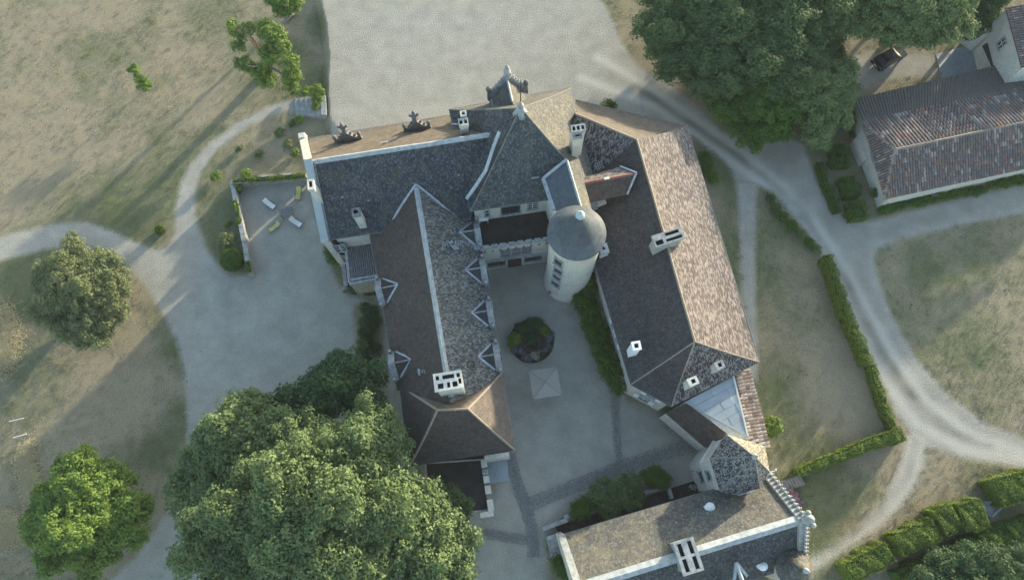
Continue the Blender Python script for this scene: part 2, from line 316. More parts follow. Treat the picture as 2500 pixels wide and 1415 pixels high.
for u,v,r,a in[(1770,380,60,.5),(1780,600,50,.4),(1790,480,40,.4),(1870,600,50,.3),(1880,680,40,.3),(1990,700,60,-.25),(1900,960,50,.5),(1930,1100,50,.4),(2000,1120,40,.3),(2050,900,90,-.4),(2080,1000,70,-.45),(2150,1010,40,-.3),(1900,830,50,-.2),(2250,640,70,.3),(2350,700,120,.25),(2400,850,100,.15),(2300,760,60,-.2),(2450,950,80,.3),(2000,1230,80,.45),(1980,1290,50,.3),(2080,1190,50,.3),(2300,1150,90,-.3),(2350,1220,70,.1),(2450,1170,60,.1),(1600,200,60,-.2),(1530,80,40,-.3)]: blob(u,v,r,a)
green=np.clip(green,0,1)
zone=np.zeros(X.shape,int)
names=['lawn','driveway','gravel_forecourt','courtyard','garden_path','gravel_court','side_path']
zone[gfz>0]=1
uy=Y>P(1400,330,0).y
zone[(dF>0)&uy&(X<P(1600,200,0).x)]=2; zone[(dC>0)]=3; zone[(dS>0)&(dF<0)]=4; zone[(dW>0)&west]=5; zone[(dSi>0)&west&(g>0)]=6
zc=zone[:-1,:-1]
def ground_mat():
    t=NT('ground_cover'); a=t.n('Attribute'); a.attribute_name='gm'; sp=t.n('SeparateColor'); t.l(a.outputs['Color'],sp.inputs[0]); G,N,B=sp.outputs
    n1=t.noise(1.3,6,rough=.7); n2=t.noise(6,5,rough=.7); n3=t.noise(13,5,rough=.8); n4=t.noise(.5,4)
    edge=t.math('ADD',t.math('MULTIPLY',t.math('SUBTRACT',n1,.5),.9),t.math('MULTIPLY',t.math('SUBTRACT',n2,.5),1.5))
    gm=t.math('ADD',t.math('MULTIPLY',t.math('SUBTRACT',G,.5),8.0),edge); gf=t.ramp(t.math('ADD',t.math('MULTIPLY',gm,.8),.5),.25,.75)
    gr=t.mix(t.ramp(n4,.3,.7),(.285,.275,.235),(.375,.36,.31)); gr=t.mix(.55,gr,t.mix(1.0,gr,t.ramp(n3,.3,.7,(.5,.5,.5,1),(1.5,1.5,1.5,1)),'MULTIPLY'))
    gr=t.mix(.5,gr,t.mix(1.0,gr,t.ramp(n2,.3,.7,(.7,.7,.7,1),(1.3,1.3,1.3,1)),'MULTIPLY'))
    gr=t.mix(t.math('MULTIPLY',t.ramp(n2,.67,.73),.45),gr,(.14,.12,.09))
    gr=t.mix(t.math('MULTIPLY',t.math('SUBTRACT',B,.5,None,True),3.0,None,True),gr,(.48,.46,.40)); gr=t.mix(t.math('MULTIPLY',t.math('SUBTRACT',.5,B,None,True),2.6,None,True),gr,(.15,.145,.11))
    gg=t.math('ADD',N,t.math('ADD',t.math('MULTIPLY',t.math('SUBTRACT',n1,.5),.7),t.math('MULTIPLY',t.math('SUBTRACT',n2,.5),.9)))
    gr=t.mix(t.math('MULTIPLY',t.ramp(t.noise(5.5,1),.71,.75),.6),gr,(.10,.09,.065))
    ls=t.mix(t.ramp(gg,.25,.85),(.295,.245,.165),(.125,.140,.066))
    ls=t.mix(t.ramp(n4,.35,.65),ls,t.mix(.35,ls,(.215,.20,.145)))
    ls=t.mix(.95,ls,t.mix(1.0,ls,t.ramp(n3,.28,.72,(.3,.33,.33,1),(1.7,1.7,1.65,1)),'MULTIPLY'))
    ls=t.mix(t.math('MULTIPLY',t.ramp(n2,.57,.68),.6),ls,(.06,.06,.035))
    c=t.mix(gf,ls,gr); t.bump(t.math('ADD',t.math('MULTIPLY',n3,.6),n2),1.0,.13); return t.out(c,.95,.15)
M['ground']=ground_mat()
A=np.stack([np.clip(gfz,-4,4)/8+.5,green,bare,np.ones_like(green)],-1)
Z=Z+np.where(gfz<0,.03*(nz(X,Y,1.0,8)-.5),0)
for zi,nm in enumerate(names):
    m=zc==zi; r,c=np.nonzero(m)
    if len(r)==0: continue
    W_=X.shape[1]; q=np.stack([r*W_+c,r*W_+c+1,(r+1)*W_+c+1,(r+1)*W_+c],1); uq,inv=np.unique(q,return_inverse=True); inv=inv.reshape(-1)
    me=bpy.data.meshes.new(nm); co=np.stack([X.ravel()[uq],Y.ravel()[uq],Z.ravel()[uq]],1).astype(np.float32)
    me.vertices.add(len(uq)); me.vertices.foreach_set('co',co.ravel()); me.loops.add(len(inv)); me.loops.foreach_set('vertex_index',inv.astype(np.int32))
    me.polygons.add(len(q)); me.polygons.foreach_set('loop_start',np.arange(0,len(inv),4,dtype=np.int32)); me.polygons.foreach_set('loop_total',np.full(len(q),4,np.int32)); me.update(calc_edges=True)
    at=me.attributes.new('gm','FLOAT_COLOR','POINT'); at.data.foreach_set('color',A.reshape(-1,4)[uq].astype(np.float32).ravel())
    o=link(me,nm,M['ground'],smooth=True); tag(o,kind='structure')
    if len(uq)==0: pass
# ---------------------------------------------------------------- building helpers
def wob(p,a=.035):
    from mathutils import noise
    return a*noise.noise(Vector((p[0]*.7,p[1]*.7,1.3)))+a*.6*noise.noise(Vector((p[0]*.2,p[1]*.2,7.1)))*2
def roof_patch(name,mat,parent,e0,e1,r1,r0,p=1.0,res=.7,label=None,wv=.05,thick=.14):
    """one slope: eave e0-e1, ridge r0-r1 (may be one point); p>1 gives the upswept eaves of a bellcast roof"""
    e0,e1,r0,r1=map(Vector,(e0,e1,r0,r1)); L=max((e1-e0).length,(r1-r0).length); D=max((r0-e0).length,(r1-e1).length)
    n=max(2,int(L/res)); m=max(2,int(D/res)); b=MB(); b.uv=[]; U=((e1-e0) if (e1-e0).length>.6*(r1-r0).length else (r1-r0)).normalized(); grid=[];uvs=[]
    for j in range(m+1):
        t=j/m
        for i in range(n+1):
            s=i/n; a=e0.lerp(e1,s); c=r0.lerp(r1,s); q=a.lerp(c,t); q.z=a.z+(c.z-a.z)*t**p; edge=min(s,1-s,t,1-t)
            q.z+=wob(q,wv); grid.append(q); d=q-e0; uu=d.dot(U); uvs.append((uu,(d-U*uu).length))
    w=n+1; b.v=[tuple(q) for q in grid]
    for j in range(m):
        for i in range(n):
            f=(j*w+i,j*w+i+1,(j+1)*w+i+1,(j+1)*w+i); b.f.append(f); b.uv.append([uvs[k] for k in f])
    # turned-down edge so the slope has a thickness
    rim=[i for i in range(w)]; base=len(b.v)
    for i in rim: q=grid[i]; b.v.append((q.x,q.y,q.z-thick))
    for i in range(n): f=(base+i,base+i+1,i+1,i); b.f.append(f); b.uv.append([(0,0)]*4)
    o=b.build(name,mat,parent,smooth=False)
    if o.data.polygons[0].normal.z<0: o.data.flip_normals()
    if label: o['label']=label
    return o
def path_between(a,b,p=1.0,n=10,lift=.0,wv=.05):
    a,b=Vector(a),Vector(b); out=[]
    for i in range(n+1):
        t=i/n; q=a.lerp(b,t); q.z=a.z+(b.z-a.z)*t**p+wob(q,wv)+lift; out.append(q)
    return out
def cap(parent,a,b,w=.3,t=.06,drop=.06,mat='mortar',p=1.0,name='ridge_cap',lift=.03,n=10):
    return MB().strip(path_between(a,b,p,n,lift),w,t,drop).build(name,M[mat],parent)
def walls(parent,pts,z0,z1,mat='limestone',inset=.35,name='wall'):
    c=sum((Vector((q[0],q[1],0)) for q in pts),Vector())/len(pts); n=len(pts); out=[]
    a=sum(pts[i][0]*pts[(i+1)%n][1]-pts[(i+1)%n][0]*pts[i][1] for i in range(n)); sg=1 if a>0 else -1
    for i in range(n):
        p0=Vector(pts[i-1][:2]);p1=Vector(pts[i][:2]);p2=Vector(pts[(i+1)%n][:2]); d1=(p1-p0).normalized(); d2=(p2-p1).normalized()
        n1=Vector((-d1.y,d1.x))*sg; n2=Vector((-d2.y,d2.x))*sg; k=(n1+n2); k=k/max(.3,k.dot(k)/2) if k.length>.1 else n1; out.append(p1+k*inset)
    o=MB().prism([tuple(q) for q in out],z0,z1).build(name,M[mat],parent); return out
def gutter(parent,pts,r=.07): return MB().tube([Vector(p)-Vector((0,0,.05)) for p in pts],r,6).build('gutter',M['gutter'],parent)
def soffit(parent,pts,z): return MB().prism([(p[0],p[1]) for p in pts],z-.12,z-.02).build('soffit',M['weathered'],parent)
def chimney(parent,base,top_px,lx,ly,rz,flues,mat='limestone',rim='limestone',label=None,step=None,hb=None,deep=2.5):
    """a stack: shaft, projecting cap course, open flues (x,y,wx,wy in fractions of the cap)"""
    z1=htop(base,top_px); c=P(top_px[0],top_px[1],z1); R=Matrix.Rotation(rz,3,'Z'); z0=base.z-deep
    b=MB(); b.box((c.x,c.y,(z0+z1-.3)/2),(lx*.86,ly*.86,z1-.3-z0),rz)
    o=b.build('chimney',M[mat],parent)
    if label:o['label']=label
    # cap built as a rim with bars around sunk flues
    b=MB(); ws=[]
    xs=sorted({-.5,.5}|{round(f[0]-f[2]/2,3) for f in flues}|{round(f[0]+f[2]/2,3) for f in flues}); ys=sorted({-.5,.5}|{round(f[1]-f[3]/2,3) for f in flues}|{round(f[1]+f[3]/2,3) for f in flues})
    for i in range(len(xs)-1):
        for j in range(len(ys)-1):
            mx,my=(xs[i]+xs[i+1])/2,(ys[j]+ys[j+1])/2
            if any(abs(mx-f[0])<f[2]/2 and abs(my-f[1])<f[3]/2 for f in flues): continue
            q=R@Vector((mx*lx,my*ly,0)); b.box((c.x+q.x,c.y+q.y,z1-.15),((xs[i+1]-xs[i])*lx,(ys[j+1]-ys[j])*ly,.3+.03*random.random()),rz)
    b.build('chimney_cap',M[rim],o)
    for f in flues:
        q=R@Vector((f[0]*lx,f[1]*ly,0)); MB().box((c.x+q.x,c.y+q.y,z1-.275),(f[2]*lx,f[3]*ly,.05),rz).build('flue',M['soot'],o)
    b=MB(); b.box((c.x,c.y,z1-.42),(lx*.94,ly*.94,.16),rz); b.build('string_course',M[mat],o)
    return o,c,z1
def ang(a,b): d=Vector(b)-Vector(a); return math.atan2(d.y,d.x)
def wall_window(parent,a,b,s,z,w,h,out,frame='white',panes=(2,3),name='window',shut=None):
    """window set on the wall line a-b (2-D), at fraction s, centre height z"""
    a=Vector(a[:2]);b=Vector(b[:2]);c=a.lerp(b,s); rz=ang(a,b); n=Vector(out).normalized(); fr=MB()
    def bx(du,dz,w_,h_,off,t,mb): 
        d=Vector((math.cos(rz),math.sin(rz))); q=c+d*du+n*off; mb.box((q.x,q.y,z+dz),(w_,t,h_),rz)
    bx(0,h/2+.06,w+.24,.12,.06,.12,fr); bx(0,-h/2-.07,w+.34,.14,.09,.18,fr); bx(-w/2-.06,0,.12,h,.06,.12,fr); bx(w/2+.06,0,.12,h,.06,.12,fr)
    o=fr.build(name,M['weathered'],parent); g=MB(); bx(0,0,w,h,.012,.02,g); g.build('pane',M['glass'],o)
    mu=MB()
    for i in range(1,panes[0]): bx(-w/2+w*i/panes[0],0,.05,h,.04,.04,mu)
    for i in range(1,panes[1]): bx(0,-h/2+h*i/panes[1],w,.04,.035,.04,mu)
    mu.build('glazing_bar',M[frame],o)
    if shut:
        for sx in(-1,1):
            sh=MB(); k=7
            for i in range(k): bx(sx*(w/2+.36),-h/2+h*(i+.5)/k,.5,h/k*.55,.16,.05,sh)
            sh.build('shutter',M[shut],o)
    return o
def finial(parent,c,z,r=.28,mat='copper',spike=0):
    b=MB(); b.lathe((c[0],c[1],z),[(r*.8,-.25),(r,-.05),(r*.9,.15),(r*.4,.35),(r*.45,.5),(r*.15,.7),(.02,.8)],14); o=b.build('finial',M[mat],parent,smooth=True)
    if spike: MB().tube([(c[0],c[1],z+.5),(c[0],c[1],z+spike)],[.05,.03],6).build('spike',M['iron'],o)
    return o
def crockets(parent,path,n,r=.17,mat='darkstone',name='crocket'):
    ls=[(path[i+1]-path[i]).length for i in range(len(path)-1)]; T=sum(ls)
    for k in range(n):
        d=T*(k+.5)/n; i=0
        while i<len(ls)-1 and d>ls[i]: d-=ls[i]; i+=1
        q=path[i].lerp(path[i+1],d/ls[i]); b=MB(); b.ball(q+Vector((0,0,r*.8)),r,1.1,7,4); b.ball(q+Vector((r*.8,r*.2,r*1.3)),r*.55,1,6,3); b.ball(q+Vector((-r*.7,-r*.3,r*1.2)),r*.5,1,6,3)
        o=b.build(name,M[mat],parent); 
PL={}
M['weathered2']=mat_plain('pale_weathered_stone',(.40,.39,.34),.3,2.0,.9)
def hmax(u,v,ks,l): return max((hit(u,v,PL[k],l) for k in ks),key=lambda q:q.z)
# ================================================================ north-west wing
HE,HR=7.0,13.0
nw=empty('north_west_wing',P(980,460,0).xy.to_3d(),'long wing with a dark slate south slope and sunlit brown north slope','building','wings of the chateau')
Se0=P(803,585,HE);Se1=P(1150,533,HE);Ne0=P(750,338,HE);Ne1=P(1105,280,HE)
Rw=P(764,393,HR);Re=P(1219,323,HR)
PL['nwS']=plane(Se0,Se1,Rw); PL['nwN']=plane(Ne0,Ne1,Rw)
ax=(Re-Rw).normalized(); Se0=Se0-ax*0; 
walls(nw,[Se0+ax*.2,Se1,Ne1,Ne0+ax*.2],-1.2,HE-.05)
roof_patch('south_slope',M['slate'],nw,Se0,Se1,Re,Rw); roof_patch('north_slope',M['tile_north'],nw,Ne1,Ne0,Rw,Re,p=1.15)
soffit(nw,[Se0,Se1,Ne1,Ne0],HE); gutter(nw,[Se0,Se1]); gutter(nw,[Ne0,Ne1])
cap(nw,Rw,Re,.50,.10,.16,'lead')
# west gable wall with its broad coping
g=MB(); gp=[Se0,Rw,Ne0]; off=ax*-.75
for q in(0,): 
    vs=[(Se0+off*0).copy(),Se0+off,Ne0+off,Ne0.copy(),Rw.copy(),Rw+off]
    bz=-1.2; S0,S1,N1,N0=Se0.copy(),Se0+off,Ne0+off,Ne0.copy()
    lo=[Vector((p.x,p.y,bz)) for p in(S0,S1,N1,N0)]; Rt=[Rw+Vector((0,0,.12)),Rw+off+Vector((0,0,.12))]
    g.add(lo+[S0,S1,N1,N0]+Rt,[(3,2,1,0),(0,1,5,4),(2,3,7,6),(1,2,6,9,5),(0,4,8,7,3),(4,5,9,8),(6,7,8,9)])
g.build('gable_wall',M['limestone'],nw)
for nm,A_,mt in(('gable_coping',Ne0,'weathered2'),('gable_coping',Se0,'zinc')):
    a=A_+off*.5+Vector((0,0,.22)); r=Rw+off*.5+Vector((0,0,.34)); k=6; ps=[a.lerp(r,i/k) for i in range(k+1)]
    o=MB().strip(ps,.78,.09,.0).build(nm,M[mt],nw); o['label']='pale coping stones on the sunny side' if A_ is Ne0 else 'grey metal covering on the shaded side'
n=34
for i in range(n):      # little steps where the slates meet the gable coping
    q=Se0.lerp(Rw,(i+.5)/n)+ax*.12; MB().box(q+Vector((0,0,.16)),(.16,.14,.14),ang(Se0,Se1)).build('verge_slate',M['weathered'],nw)
b=MB(); q=Ne0+off*.5; b.box(q+Vector((0,0,.4)),(.8,.7,.8),ang(Se0,Se1),.8); b.build('kneeler_stone',M['limestone'],nw)
q=Se0+off*.5; MB().box(q+Vector((0,0,.1)),(.8,.5,.5),ang(Se0,Se1)).build('kneeler_stone',M['limestone'],nw)
rzN=ang(Se0,Se1)
for i in range(4): wall_window(nw,Se0,Se0.lerp(Se1,.3),.12+.0*i,4.5-3*(i%2),1.0,1.6,(math.sin(rzN),-math.cos(rzN))) if i<2 else None
for k in range(5):
    for z in (5.0,1.8): wall_window(nw,Ne0+ax*.3,Ne1,.1+.17*k,z,1.2,1.9,(-math.sin(rzN),math.cos(rzN)))
chimney(nw,hit(778,484,PL['nwS']),(758,450),.62,1.05,rzN,[(0,.05,.5,.62)],label='leaning pale stack built onto the west gable')
chimney(nw,hit(878,550,PL['nwS']),(869,517),.85,.85,rzN,[(-.05,.05,.5,.5)],'limestone','darkstone',label='squat pale stack low on the south slope')
bs=hit(1134,321,PL['nwN']); chimney(nw,bs,(1131,297),.95,.75,rzN,[(-.24,0,.3,.62),(.24,0,.3,.62)],label='stone stack with two flues just behind the ridge')
chimney(nw,bs+Vector((0,.78,-.4)),(1131,276),.62,.55,rzN,[(0,0,.5,.6)],label='narrow stack with one flue standing against the taller one')
# white glazing flash, slipped slates and sky hooks on the south slope
for u,v in[(836,482),(1120,428),(900,490),(1090,560)]:
    q=hit(u,v,PL['nwS'],.05); MB().box(q,(.22,.1,.05),.3).build('slate_hook',M['lead'],nw)
MB().box(hit(938,348,PL['nwN'],.08),(.8,.16,.07),rzN).build('roof_vent',M['limestone'],nw)
# the two carved dormer gables on the north side
def carved_gable(parent,px,hz,w,h,rz,n,label,depth=.45):
    c=P(px[0],px[1],hz); d=Vector((math.cos(rz),math.sin(rz),0)); y=Vector((-d.y,d.x,0))
    a=c-d*w/2; b_=c+d*w/2; t=c+Vector((0,0,h)); m=MB()
    f=[a-y*depth/2,b_-y*depth/2,t-y*depth/2,a+y*depth/2,b_+y*depth/2,t+y*depth/2]; dn=Vector((0,0,-2.6)); f+=[f[0]+dn,f[1]+dn,f[3]+dn,f[4]+dn]
    m.add(f,[(0,1,2),(5,4,3),(1,4,5,2),(3,0,2,5),(6,7,1,0),(9,8,3,4),(7,9,4,1),(8,6,0,3),(6,8,9,7)])
    o=m.build('carved_gable',M['darkstone'],parent); o['label']=label
    for s in(a,b_):
        crockets(o,[s+Vector((0,0,.05)),t],n,.14)
        bb=MB(); bb.box(s+Vector((0,0,.3)),(.34,.4,1.0),rz,.7); bb.ball(s+Vector((0,0,1.0)),.24,1.3); bb.build('pinnacle',M['darkstone'],o)
    bb=MB(); bb.lathe((t.x,t.y,t.z),[(.28,-.1),(.2,.3),(.34,.5),(.12,.8),(.24,1.0),(.04,1.5)],8); bb.build('pinnacle',M['darkstone'],o)
    for k in(-1,1): bb=MB(); bb.ball(t+d*k*.38+Vector((0,0,.75)),.17); bb.build('crocket',M['darkstone'],o)
    MB().strip([a-y*.05+Vector((0,0,.02))-y*depth/2,b_-y*.05+Vector((0,0,.02))-y*depth/2],.14,.05).build('lead_strip',M['lead'],o)
    return c,y
for px,lb in(((852,343),'carved stone gable with crockets nearer the west end'),((1020,316),'carved stone gable with crockets nearer the pavilion')):
    c,y=carved_gable(nw,px,8.6,2.5,2.0,rzN,4,lb)
# ================================================================ great pavilion
HE,HA=9.2,16.9
pv=empty('great_pavilion',P(1290,400,0).xy.to_3d(),'tall pavilion under a steep blue-grey pyramid roof topped by a spike','building','wings of the chateau')
pc=[P(*q,HE) for q in((1097,267),(1394,214),(1456,470),(1148,515))]; ap=P(1271,263,HA); nwc,nec,sec,swc=pc
walls(pv,pc,0,HE-.05,inset=.4); soffit(pv,pc,HE)
roof_patch('south_slope',M['slate_pav'],pv,swc,sec,ap,ap,p=1.06); roof_patch('west_slope',M['slate'],pv,nwc,swc,ap,ap,p=1.06)
roof_patch('north_slope',M['slate_grey'],pv,nec,nwc,ap,ap,p=1.06); roof_patch('east_slope',M['slate_grey'],pv,sec,nec,ap,ap,p=1.06)
for c in pc: cap(pv,c,ap,.13,.03,.04,'slate_worn',1.06)
for i in range(4): gutter(pv,[pc[i],pc[(i+1)%4]])
PL['pvS']=plane(swc,sec,ap);PL['pvE']=plane(sec,nec,ap);PL['pvN']=plane(nec,nwc,ap);PL['pvW']=plane(nwc,swc,ap)
MB().lathe((ap.x,ap.y,ap.z),[(.75,-.95),(.45,-.45),(.28,-.1),(.3,.1)],12).build('lead_cap',M['lead'],pv,smooth=True)
finial(pv,ap,ap.z+.3,.32,'weathered',htop(ap,(1271,200))-ap.z)
rzP=ang(swc,sec); out=(math.sin(rzP),-math.cos(rzP)); sw2=swc.lerp(sec,.03);
# south wall above the terrace: pale stone with a dark recess
v_=Vector((-out[0],-out[1],0))*.4
wall_window(pv,swc+v_,sec+v_,.32,7.3,1.9,2.0,out,'darkwood',(3,1),'french_window')
wall_window(pv,swc+v_,sec+v_,.13,7.3,.35,1.3,out,'white',(1,2)); wall_window(pv,swc+v_,sec+v_,.5,7.5,.9,1.4,out,'white',(2,3))
sn=MB(); sn.strip([hit(1297,436,PL['pvS'],.1),hit(1316,433,PL['pvS'],.1)],.12,.08); sn.build('snow_guard',M['lead'],pv)
b=MB()
for k in range(5): b.tube([hit(1298+4*k,424,PL['pvS'],.15),hit(1298+4*k,436,PL['pvS'],.3)],.025,4)
b.tube([hit(1297,424,PL['pvS'],.18),hit(1316,421,PL['pvS'],.18)],.03,4); b.build('roof_ladder',M['iron'],pv)
for a_,b_,c_,hz,out_ in((nec,nwc,5,5,None),):
    rzz=ang(a_,b_); o_=(math.sin(rzz),-math.cos(rzz)); iv=Vector((-o_[0],-o_[1],0))*.4
    for k in range(3):
        for z in(6.5,2.4): wall_window(pv,a_+iv,b_+iv,.2+.3*k,z,1.4,2.2,o_)
# carved dormer on its north slope
dc=P(1243,262,10.4); rzz=ang(nwc,nec); d=Vector((math.cos(rzz),math.sin(rzz),0)); y=Vector((-d.y,d.x,0))
fr=P(1241,235,11.0); 
a=fr-d*1.75;b_=fr+d*1.75;t=fr+Vector((0,0,2.6)); bk=-y*2.6
m=MB(); m.add([a,t,t+bk,a+bk],[(0,1,2,3)]); o=m.build('dormer_roof',M['slate'],pv)
m=MB(); m.add([t,b_,b_+bk,t+bk],[(0,1,2,3)]); o=m.build('dormer_roof',M['slate_grey'],pv)
cap(pv,t+bk*.9,t+y*.1,.22,.07,.1,'lead'); 
for s,sg in((a,-1),(b_,1)): MB().strip([s+bk*.0,s+bk*.95],.2,.06).build('lead_strip',M['lead'],pv)
q=fr+y*.2
def cg2():
    m=MB(); dp=.4; dn=Vector((0,0,-3)); a2=q-d*1.9;b2=q+d*1.9;t2=q+Vector((0,0,2.9)); f=[a2,b2,t2,a2+y*dp,b2+y*dp,t2+y*dp]; f+=[f[0]+dn,f[1]+dn,f[3]+dn,f[4]+dn]
    m.add(f,[(0,1,2),(5,4,3),(1,4,5,2),(3,0,2,5),(6,7,1,0),(9,8,3,4),(7,9,4,1),(8,6,0,3),(6,8,9,7)])
    o=m.build('carved_gable',M['weathered'],pv); o['label']='tall ornate gable bristling with crockets'
    for s in(a2,b2):
        crockets(o,[s+y*.2,t2+y*.2],7,.26,'weathered'); bb=MB(); bb.box(s+y*.2+Vector((0,0,.3)),(.4,.45,1.6),rzz,.6); bb.ball(s+y*.2+Vector((0,0,1.2)),.3,1.3); bb.build('pinnacle',M['darkstone'],o)
    bb=MB(); bb.lathe((t2.x,t2.y+.2,t2.z),[(.35,-.2),(.2,.4),(.4,.6),(.15,.9),(.3,1.1),(.04,1.7)],8); bb.build('pinnacle',M['weathered'],o)
cg2()
be=hit(1413,374,PL['pvE']); chimney(pv,be,(1412,312),1.35,.75,rzP,[(-.31,0,.2,.6),(0,0,.2,.6),(.31,0,.2,.6)],'limestone','weathered',label='tall stack with three flues in a row on the east slope')
chimney(pv,be+Vector((-.1,-.55,.3)),(1410,330),.85,.5,rzP,[(0,0,.5,.5)],'limestone','weathered',label='shorter single flue stack in front of the tall one')
# ================================================================ stair tower and its link roof
tw=P(1408,568,13.6); tower=empty('stair_tower',(tw.x,tw.y,0),'round pale stone stair tower with a conical slate roof and four windows','tower')
MB().lathe((tw.x,tw.y,0),[(2.62,0),(2.58,.3),(2.42,.5),(2.40,5.0),(2.40,13.4),(2.5,13.6)],48).build('wall',M['limestone'],tower,smooth=True)
cone=[(2.68,-.12),(2.68,0),(2.25,.30),(1.84,.72),(1.4,1.42),(.8,2.45),(.3,3.3),(.06,3.75)]
b=MB(); b.lathe((tw.x,tw.y,13.62),cone,56); b.uv=[[(math.atan2(b.v[i][1]-tw.y,b.v[i][0]-tw.x)*2.5,(Vector((b.v[i][0],b.v[i][1],b.v[i][2]))-Vector((tw.x,tw.y,17.4))).length) for i in f] for f in b.f]
b.build('cone_roof',M['slate_clean'],tower,smooth=False)
finial(tower,(tw.x,tw.y),17.5,.42,'copper')
sq=[(1057,675),(1056,745),(1044,797),(1034,850)]
for i,(zx,zy) in enumerate(sq):
    u,v=1050+zx/3.37,440+zy/3.37
    # find the height on the drum whose south-west face shows there
    best=min(np.arange(1,13,.1),key=lambda h:abs((P(u,v,h).xy-tw.xy).length-2.41) if P(u,v,h).y<tw.y else 99)
    q=P(u,v,best); th=math.atan2(q.y-tw.y,q.x-tw.x); nrm=(math.cos(th),math.sin(th)); tg=Vector((-nrm[1],nrm[0])); c=Vector((tw.x+2.41*nrm[0],tw.y+2.41*nrm[1]))
    wall_window(tower,c-tg,c+tg,.5,best,.85,1.05 if i else 1.35,nrm,'iron',(2,2))
lr=empty('stair_link_roof',P(1375,460,5).xy.to_3d(),'narrow blue slate roof linking the pavilion to the round tower','building')
a0=P(1326,437,11.6);a1=P(1352,513,11.6);r0=P(1384,390,13.2);r1=P(1421,513,13.2)
w0=a0.copy();w1=a1.copy()
b2=P(1421,440,11.8);b3=P(1440,512,11.8)
e0=P(1418,415,11.6); e1=P(1446,515,11.6)
roof_patch('west_slope',M['slate_clean'],lr,a0,a1,r1,r0,wv=.01); roof_patch('east_slope',M['slate_grey'],lr,e1,e0,r0,r1,wv=.01)
MB().prism([tuple(p.xy) for p in(a0.lerp(r0,.1),a1.lerp(r1,.1),e1.lerp(r1,.1),e0.lerp(r0,.1))],4,11.5).build('wall',M['limestone'],lr)
cap(lr,r0,r1,.26,.08,.1,'lead'); MB().strip([a0+Vector((0,0,.1)),a1+Vector((0,0,.1))],.36,.10).build('valley_flashing',M['lead'],lr)
MB().strip([r0+Vector((0,0,.08)),a0+Vector((0,0,.12))],.28,.08).build('valley_flashing',M['lead'],lr)
# ================================================================ terrace block facing the courtyard
tb=empty('terrace_block',P(1255,620,0).xy.to_3d(),'low block with a dark flat terrace and pale battlemented courtyard front','building')
fa=P(1176,607,6.6);fb=P(1335,585,6.6); rzT=ang(fa,fb); y=Vector((-math.sin(rzT),math.cos(rzT),0)); dT_=Vector((math.cos(rzT),math.sin(rzT),0))
ba=fa-dT_*.9; bb_=fb+dT_*.4
MB().prism([tuple(p.xy) for p in(ba,bb_,bb_+y*6.3,ba+y*6.3)],0,5.55).build('wall',M['limestone'],tb)
MB().prism([tuple(p.xy) for p in(ba+y*.35,bb_+y*.35,bb_+y*6.3,ba+y*6.3)],5.56,5.62).build('terrace_floor',M['flat_dark'],tb)
MB().prism([tuple(p.xy) for p in(ba,bb_,bb_+y*.34,ba+y*.34)],5.56,6.2).build('parapet',M['limestone'],tb)
for i in range(9):
    q=ba.lerp(bb_,(i+.5)/9)+y*.17; MB().box((q.x,q.y,6.38),((bb_-ba).length/9*.72,.36,.34),rzT).build('merlon',M['weathered'],tb)
for i in range(10):
    q=ba.lerp(bb_,(i+.5)/10)-y*.06; MB().box((q.x,q.y,5.75),(.2,.16,.2),rzT).build('corbel',M['darkstone'],tb)
MB().strip([Vector((ba.x,ba.y,3.05))-y*.05,Vector((bb_.x,bb_.y,3.05))-y*.05],.3,.08).build('string_course',M['lead'],tb)
o2=(-y.x,-y.y)
for s in(.43,.57,.71):
    w=wall_window(tb,ba,bb_,s-.02,4.45,.78,1.5,o2,'darkwood',(1,2)); q=ba.lerp(bb_,s-.02)-y*.28
    MB().box((q.x,q.y,5.32),(.95,.55,.12),rzT).build('window_hood',M['darkstone'],w)
for s,w_ in((.28,1.9),(.78,1.8)):
    wall_window(tb,ba,bb_,s,1.7,w_,1.4,o2,'darkwood',(4,2))
dr=MB(); q=ba.lerp(bb_,.53)-y*.04; dr.box((q.x,q.y,1.15),(1.5,.08,2.3),rzT); dr.build('door',M['darkwood'],tb)
# ================================================================ left wing
HE,HR=5.9,10.2
lw=empty('west_court_wing',P(1060,740,0).xy.to_3d(),'long wing left of the courtyard with dormers and a broad grey ridge','building','wings of the chateau')
Wn=P(898,545,HE);Wsx=P(970,952,HE);En=P(1158,500,HE);Es=P(1226,925,HE);Rn=P(1012,436,HR);Rs=P(1100,985,HR)
PL['lwE']=plane(En,Es,Rs);PL['lwW']=plane(Wn,Wsx,Rs)
roof_patch('west_slope',M['tile_brown'],lw,Wn,Wsx,Rs,Rn); roof_patch('east_slope',M['slate_worn'],lw,Es,En,Rn,Rs)
walls(lw,[Wn,Wsx,Es,En],-1.2,HE-.05); soffit(lw,[Wn,Wsx,Es,En],HE); gutter(lw,[Wn,Wsx]); gutter(lw,[En,Es])
cap(lw,P(1016,458,HR),P(1098,962,HR),.50,.10,.15,'lead')
